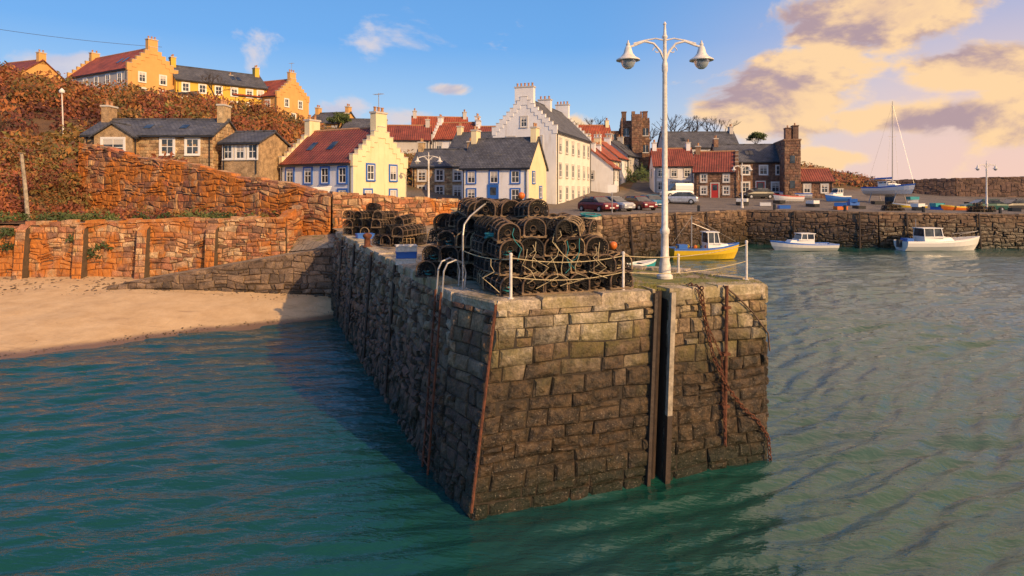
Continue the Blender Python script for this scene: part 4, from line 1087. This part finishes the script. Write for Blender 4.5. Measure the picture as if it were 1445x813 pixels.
def post_row(name,pts,h,mat,r=.05):
    mb=MB()
    for x,y in pts:
        z=hland(x,y); mb.tube([(x,y,z),(x,y,z+h)],r,6,0)
    mb.obj(name,[mat])
post_row('quay_bollards',[(18,61.5),(27,65.6),(33,63.2),(40,62),(47,61.4),(54,60.8)],.6,'dark',.14)
mb=MB(); mb.tube([(8.4,53.5,3.5),(8.4,53.5,6.0)],.05,6,0); mb.box(8.0,53.4,5.3,8.8,53.44,5.95,1); mb.obj('harbour_sign',['steel','paint'])
def pole(name,x,y,z,h,lean,mat,r=.11,lampd=False):
    e=empty(name,(x,y,z)); mb=MB(); mb.tube([(0,0,-.5),(lean*.5,0,h*.5),(lean,0,h)],[r,r*.85,r*.7],8,0)
    if lampd: mb.lathe([(.05,0),(.22,.06),(.25,.25),(.1,.42),(.03,.5)],10,(lean,0,h),1)
    else: mb.box(lean-.12,-.12,h,lean+.12,.12,h+.04,0)
    mb.obj('pole_shaft',[mat,'paint'],e)
pole('wooden_pole',-25.6,33.8,3.8,3.6,-.4,'palewood')
pole('lamp_column',-42.2,60,10.6,4.0,-.15,'oldpaint',.07,True)
pole('flag_pole',14.3,88,5,4,0,'paint',.05)
mb=MB()
prev=None
for i in range(26):
    x=-62+i*1.0; y=56-.25*i; z=hland(x,y)
    mb.box(x-.05,y-.05,z-.2,x+.05,y+.05,z+1.1,0)
    if prev:
        for h in (.4,.95): mb.tube([(prev[0],prev[1],prev[2]+h),(x,y,z+h)],.045,4,0)
    prev=(x,y,z)
mb.obj('wooden_fence',['palewood'])
mb=MB(); mb.tube(sagpath((-75,80,27.5),(-50.5,92,26.2),.5),.03,4,0); mb.obj('overhead_wire',['dark'])

# ---------------------------------------------------------------- vegetation
def leafmat(name,stops):
    m,nt,b=newmat(name); c=ramp(nt,attr(nt),stops)
    c=mix(nt,1,c,ramp(nt,noise(nt,.35,4),[(.3,.5),(.7,1.45)]),'MULTIPLY')
    nt.links.new(c,b.inputs['Base Color']); b.inputs['Roughness'].default_value=.8; return m
M['scrub']=leafmat('autumn_scrub',[(0,(.10,.03,.02)),(.22,(.22,.065,.03)),(.42,(.31,.11,.03)),(.58,(.08,.08,.025)),(.74,(.34,.15,.04)),(.86,(.13,.13,.035)),(1,(.20,.055,.03))])
M['leaf']=leafmat('green_foliage',[(0,(.03,.05,.015)),(.5,(.06,.09,.025)),(1,(.10,.12,.035))])
M['grass']=leafmat('grass_tufts',[(0,(.10,.11,.02)),(.5,(.18,.18,.035)),(1,(.24,.19,.07))])
def leaves(mb,c,rad,n,size,base):
    for i in range(n):
        d=Vector((random.gauss(0,1),random.gauss(0,1),abs(random.gauss(0,1))*.9)).normalized()*U(.45,1.08)
        p=Vector((c[0]+d.x*rad[0],c[1]+d.y*rad[1],c[2]+d.z*rad[2]))
        a=Vector((random.gauss(0,1),random.gauss(0,1),random.gauss(0,1))).normalized(); b_=a.orthogonal().normalized()
        s=size*U(.5,1.3)
        mb.add([p-a*s,p+b_*s*.45,p+a*s,p-b_*s*.45],[(0,1,2,3)],0,min(1,max(0,base+U(-.1,.1))))
mb=MB(); cnt=0
random.seed(5)
while cnt<620:
    x=U(-80,-12); y=U(41,92)
    if -37<x<-17 and 46<y<63: continue
    if x>-22 and y<62: continue
    if -68<x<-28 and y>90-(x<-45)*2: continue
    if x>-30 and y>86: continue
    if x/y<-.95: continue
    z=hland(x,y); r=U(.45,1.3) if R()<.75 else U(1.5,2.4)
    if y<54 : r=min(r,1.3)
    b0=.45+.75*mnoise.noise(Vector((x*.12,y*.12,7)))+U(-.25,.25)
    leaves(mb,(x,y,z-.1),(r*1.15,r*1.15,r*1.05),int(55+60*r),.21 if r<1.4 else .26,b0); cnt+=1
for i in range(60):
    x=U(-60,-25); y=U(64,88); z=hland(x,y); leaves(mb,(x,y,z),(1.8,1.8,1.9),190,.24,R())
for i in range(420):
    x=U(-48,-12) if R()<.6 else U(-34,-26.2); y1=yfront(x); y=U(33,max(33.2,y1-.4))
    w=1 if x<-26.4 else 0
    if not w and R()<.7: continue
    z=ledge_z(x,y)
    r=U(.35,.9)*(1.1 if w else .8); leaves(mb,(x,y,z),(r*1.2,r,r),int(150*r+40),.11,R())
for i in range(60):
    x=U(-45,-13); y=yfront(x)+U(.6,2.2); z=hland(x,y)-.25; r=U(.3,.6)
    if -37<x<-20: r*=.6
    leaves(mb,(x,y,z),(r*1.3,r,r),110,.13,R())
mb.obj('hillside_scrub',['scrub'])
mb=MB()
for i in range(26):
    x=U(-26,-20) if i<14 else U(-23,-12); z=U(1.5,3.6) if i<6 else 3.9; y=31.75 if i<6 else U(32.4,34)
    leaves(mb,(x,y,z),(.5,.25,.45),110,.09,R())
for i in range(30):
    x=U(-12,30); y=U(98,125); z=hland(x,y); leaves(mb,(x,y,z),(2,2,2.5),120,.35,R())
mb.obj('ivy_foliage',['leaf'])
mb=MB()
for i in range(200):
    x=U(38,64); y=U(98,125); z=hland(x,y); r=U(.7,1.6); leaves(mb,(x,y,z-.2),(r*1.5,r*1.4,r*.7),70,.3,U(.1,.9))
mb.obj('headland_scrub',['scrub'])
mb=MB()
for i in range(1800):
    if R()<.7: t=U(.45,1.0); p=fp(t,ZD,-U(.02,.55))
    else:
        p=Vector((U(2.3,5.1),U(12.7,15.6),ZD))
        if p.x>4.3 and p.y>15-(p.x-4.3): continue
        if p.y<12.1+(p.x-2.8)*.37: continue
    k=mnoise.noise(Vector((p.x*1.7,p.y*1.7,0)))
    if k<-.05: continue
    for q in range(3):
        h=U(.02,.07); dx,dy=U(-.03,.03),U(-.03,.03); x,y=p.x+U(-.03,.03),p.y+U(-.03,.03)
        mb.add([(x-.006,y,ZD-.0),(x+.006,y,ZD-.0),(x+dx,y+dy,ZD+h)],[(0,1,2)],0)
mb.obj('grass_tufts',['grass'])
M['bark']=plain('bark',(.07,.05,.035),.9)
def tree(x,y,z,h,leafy=False,seed=0):
    random.seed(seed); mb=MB(); tips=[]
    def br(p,d,l,r,dep):
        q=p+d*l; mid=p.lerp(q,.5)+Vector((U(-1,1),U(-1,1),U(-1,1)))*l*.08
        mb.tube([p,mid,q],[r,r*.85,r*.68],6 if dep>3 else 3,0,caps=False)
        if dep==0: tips.append(q); return
        for k in range(random.choice((2,3,3))):
            nd=(d+Vector((U(-1,1),U(-1,1),U(-.35,.75)))*.75).normalized()
            br(q,nd,l*U(.62,.85),r*.62,dep-1)
    br(Vector((0,0,-.5)),Vector((0,0,1)),h*.28,h*.03,5)
    e=empty('bare_tree' if not leafy else 'leafy_tree',(x,y,z)); mb.obj('trunk_and_limbs',['bark'],e)
    if leafy:
        lb=MB()
        for t in tips: leaves(lb,t,(.5,.5,.4),14,.16,R())
        lb.obj('crown',['leaf'],e)
tree(29.5,119,10.5,11.5,False,1); tree(33.5,121,11,11.0,False,2); tree(37,118,11,9.5,False,5); tree(43,113,11.8,4.8,True,3); tree(46,114,10.5,3.6,True,4); tree(15,116,10,11,False,8); tree(-24,88,12,5,True,9)
tree(-40,86,17,5,False,10); tree(-62,72,19,6,False,11); tree(-57,66,16.5,5,False,12); tree(-46,50,9.5,4,False,13); tree(-38,47,8.5,3.5,False,14); tree(25,120,10.5,10,False,15)

# ---------------------------------------------------------------- sky, sun, camera
SUN_AZ=math.radians(138); SUN_EL=math.radians(25)
w=bpy.data.worlds.new('World'); scene.world=w; w.use_nodes=True; nt=w.node_tree
bg=nt.nodes['Background']; out=nt.nodes['World Output']
sky=N(nt,'ShaderNodeTexSky'); sky.sky_type='NISHITA'; sky.sun_disc=False; sky.sun_elevation=SUN_EL; sky.sun_rotation=SUN_AZ
sky.air_density=1.0; sky.dust_density=.6; sky.ozone_density=2.0
tc=N(nt,'ShaderNodeTexCoord'); nrm=N(nt,'ShaderNodeVectorMath',operation='NORMALIZE'); nt.links.new(tc.outputs['Generated'],nrm.inputs[0])
d=sep(nt,nrm.outputs[0])
bg.inputs['Strength'].default_value=.12
K=1/.12
grad=ramp(nt,d[2],[(0,(.66,.70,.80)),(.10,(.42,.64,.90)),(.22,(.14,.42,.90)),(.5,(.09,.30,.72)),(1,(.06,.19,.50))])
gm=N(nt,'ShaderNodeVectorMath',operation='SCALE'); nt.links.new(grad,gm.inputs[0]); gm.inputs['Scale'].default_value=K
skyc=mix(nt,.78,sky.outputs[0],gm.outputs[0])
az=mrange(nt,d[0],.08,.62); low=mrange(nt,d[2],.42,.0)
hz=math_(nt,'MULTIPLY',az,low)
skyc=mix(nt,math_(nt,'MULTIPLY',hz,.9),skyc,(.95*K,.62*K,.50*K))
nt.links.new(skyc,bg.inputs['Color'])
SC=(1,1,1.7)
mp=N(nt,'ShaderNodeMapping'); nt.links.new(nrm.outputs[0],mp.inputs[0]); mp.inputs['Scale'].default_value=SC; mp.inputs['Location'].default_value=(.3,.1,.35)
n1=noise(nt,4.6,9,.57,mp.outputs[0],.3)
mp2=N(nt,'ShaderNodeMapping'); nt.links.new(nrm.outputs[0],mp2.inputs[0]); mp2.inputs['Scale'].default_value=SC; mp2.inputs['Location'].default_value=(.335,.1,.30)
n2=noise(nt,4.6,9,.57,mp2.outputs[0],.3)
tot=None
for X_,Z_,rx,rz,st_ in ((.40,.155,.15,.075,1),(.60,.285,.26,.060,1),(.76,.20,.13,.05,.85),(.66,.115,.22,.035,.95),(.82,.12,.12,.06,1),(.48,.05,.14,.02,.6),(.27,.26,.07,.02,.5),
                    (-.10,.160,.05,.015,.85),(-.28,.125,.06,.025,.75),(-.17,.115,.08,.02,.6),(-.71,.20,.09,.035,.85),(.08,.10,.08,.02,.5)):
    v=Vector((X_,1,Z_)); k=v.length; c_=v/k
    s1=N(nt,'ShaderNodeVectorMath',operation='SUBTRACT'); nt.links.new(nrm.outputs[0],s1.inputs[0]); s1.inputs[1].default_value=c_
    s2=N(nt,'ShaderNodeVectorMath',operation='MULTIPLY'); nt.links.new(s1.outputs[0],s2.inputs[0]); s2.inputs[1].default_value=(k/rx,k/rx,k/rz)
    s3=N(nt,'ShaderNodeVectorMath',operation='LENGTH'); nt.links.new(s2.outputs[0],s3.inputs[0])
    q=mrange(nt,s3.outputs['Value'],1.5,.1,0,st_)
    tot=q if tot is None else math_(nt,'MAXIMUM',tot,q)
over=math_(nt,'MULTIPLY',mrange(nt,d[2],.31,.42),mrange(nt,d[0],.0,.4,0,1.0))  # bright warm cloud added above the frame to warm the water's reflections
tot=math_(nt,'MAXIMUM',tot,over)
dens=math_(nt,'ADD',n1,math_(nt,'MULTIPLY',tot,.30))
mask=mrange(nt,dens,.60,.70,0,.96)
lit=mrange(nt,math_(nt,'SUBTRACT',n1,n2),-.10,.04)
cc=mix(nt,lit,(.46,.33,.36),(1.02,.69,.38))
cc=mix(nt,mrange(nt,dens,.78,.92,0,.45),cc,(.60,.40,.36))
cc=mix(nt,mrange(nt,dens,.62,.70,.5,0),cc,(1.02,.76,.56))
cc=mix(nt,math_(nt,'MULTIPLY',over,.8),cc,(1.7,1.15,.82))  # added out-of-frame cloud, brightened for its reflection in the water
cc=mix(nt,mrange(nt,d[0],.15,-.25,0,.8),cc,(.58,.64,.82))
mask=math_(nt,'MULTIPLY',mask,mrange(nt,d[2],-.02,.03))
bg2=N(nt,'ShaderNodeBackground'); nt.links.new(cc,bg2.inputs[0]); bg2.inputs[1].default_value=1.0
ms=N(nt,'ShaderNodeMixShader'); nt.links.new(mask,ms.inputs[0]); nt.links.new(bg.outputs[0],ms.inputs[1]); nt.links.new(bg2.outputs[0],ms.inputs[2]); nt.links.new(ms.outputs[0],out.inputs[0])

sl=bpy.data.lights.new('sun','SUN'); sl.energy=4.6; sl.angle=math.radians(.6); sl.color=(1,.64,.31)
so=bpy.data.objects.new('sun',sl); COL.objects.link(so)
sd=Vector((math.sin(SUN_AZ)*math.cos(SUN_EL),math.cos(SUN_AZ)*math.cos(SUN_EL),math.sin(SUN_EL)))
so.rotation_euler=sd.to_track_quat('Z','Y').to_euler(); so.location=sd*200

cam=bpy.data.cameras.new('camera'); co=bpy.data.objects.new('camera',cam); COL.objects.link(co)
co.location=(0,0,5.4); co.rotation_euler=(math.radians(90),0,0)
cam.lens=22.42; cam.sensor_width=36; cam.shift_y=-.0945; cam.clip_end=5000; cam.clip_start=.1
scene.camera=co
scene.view_settings.view_transform='Standard'; scene.view_settings.look='None'; scene.view_settings.exposure=0
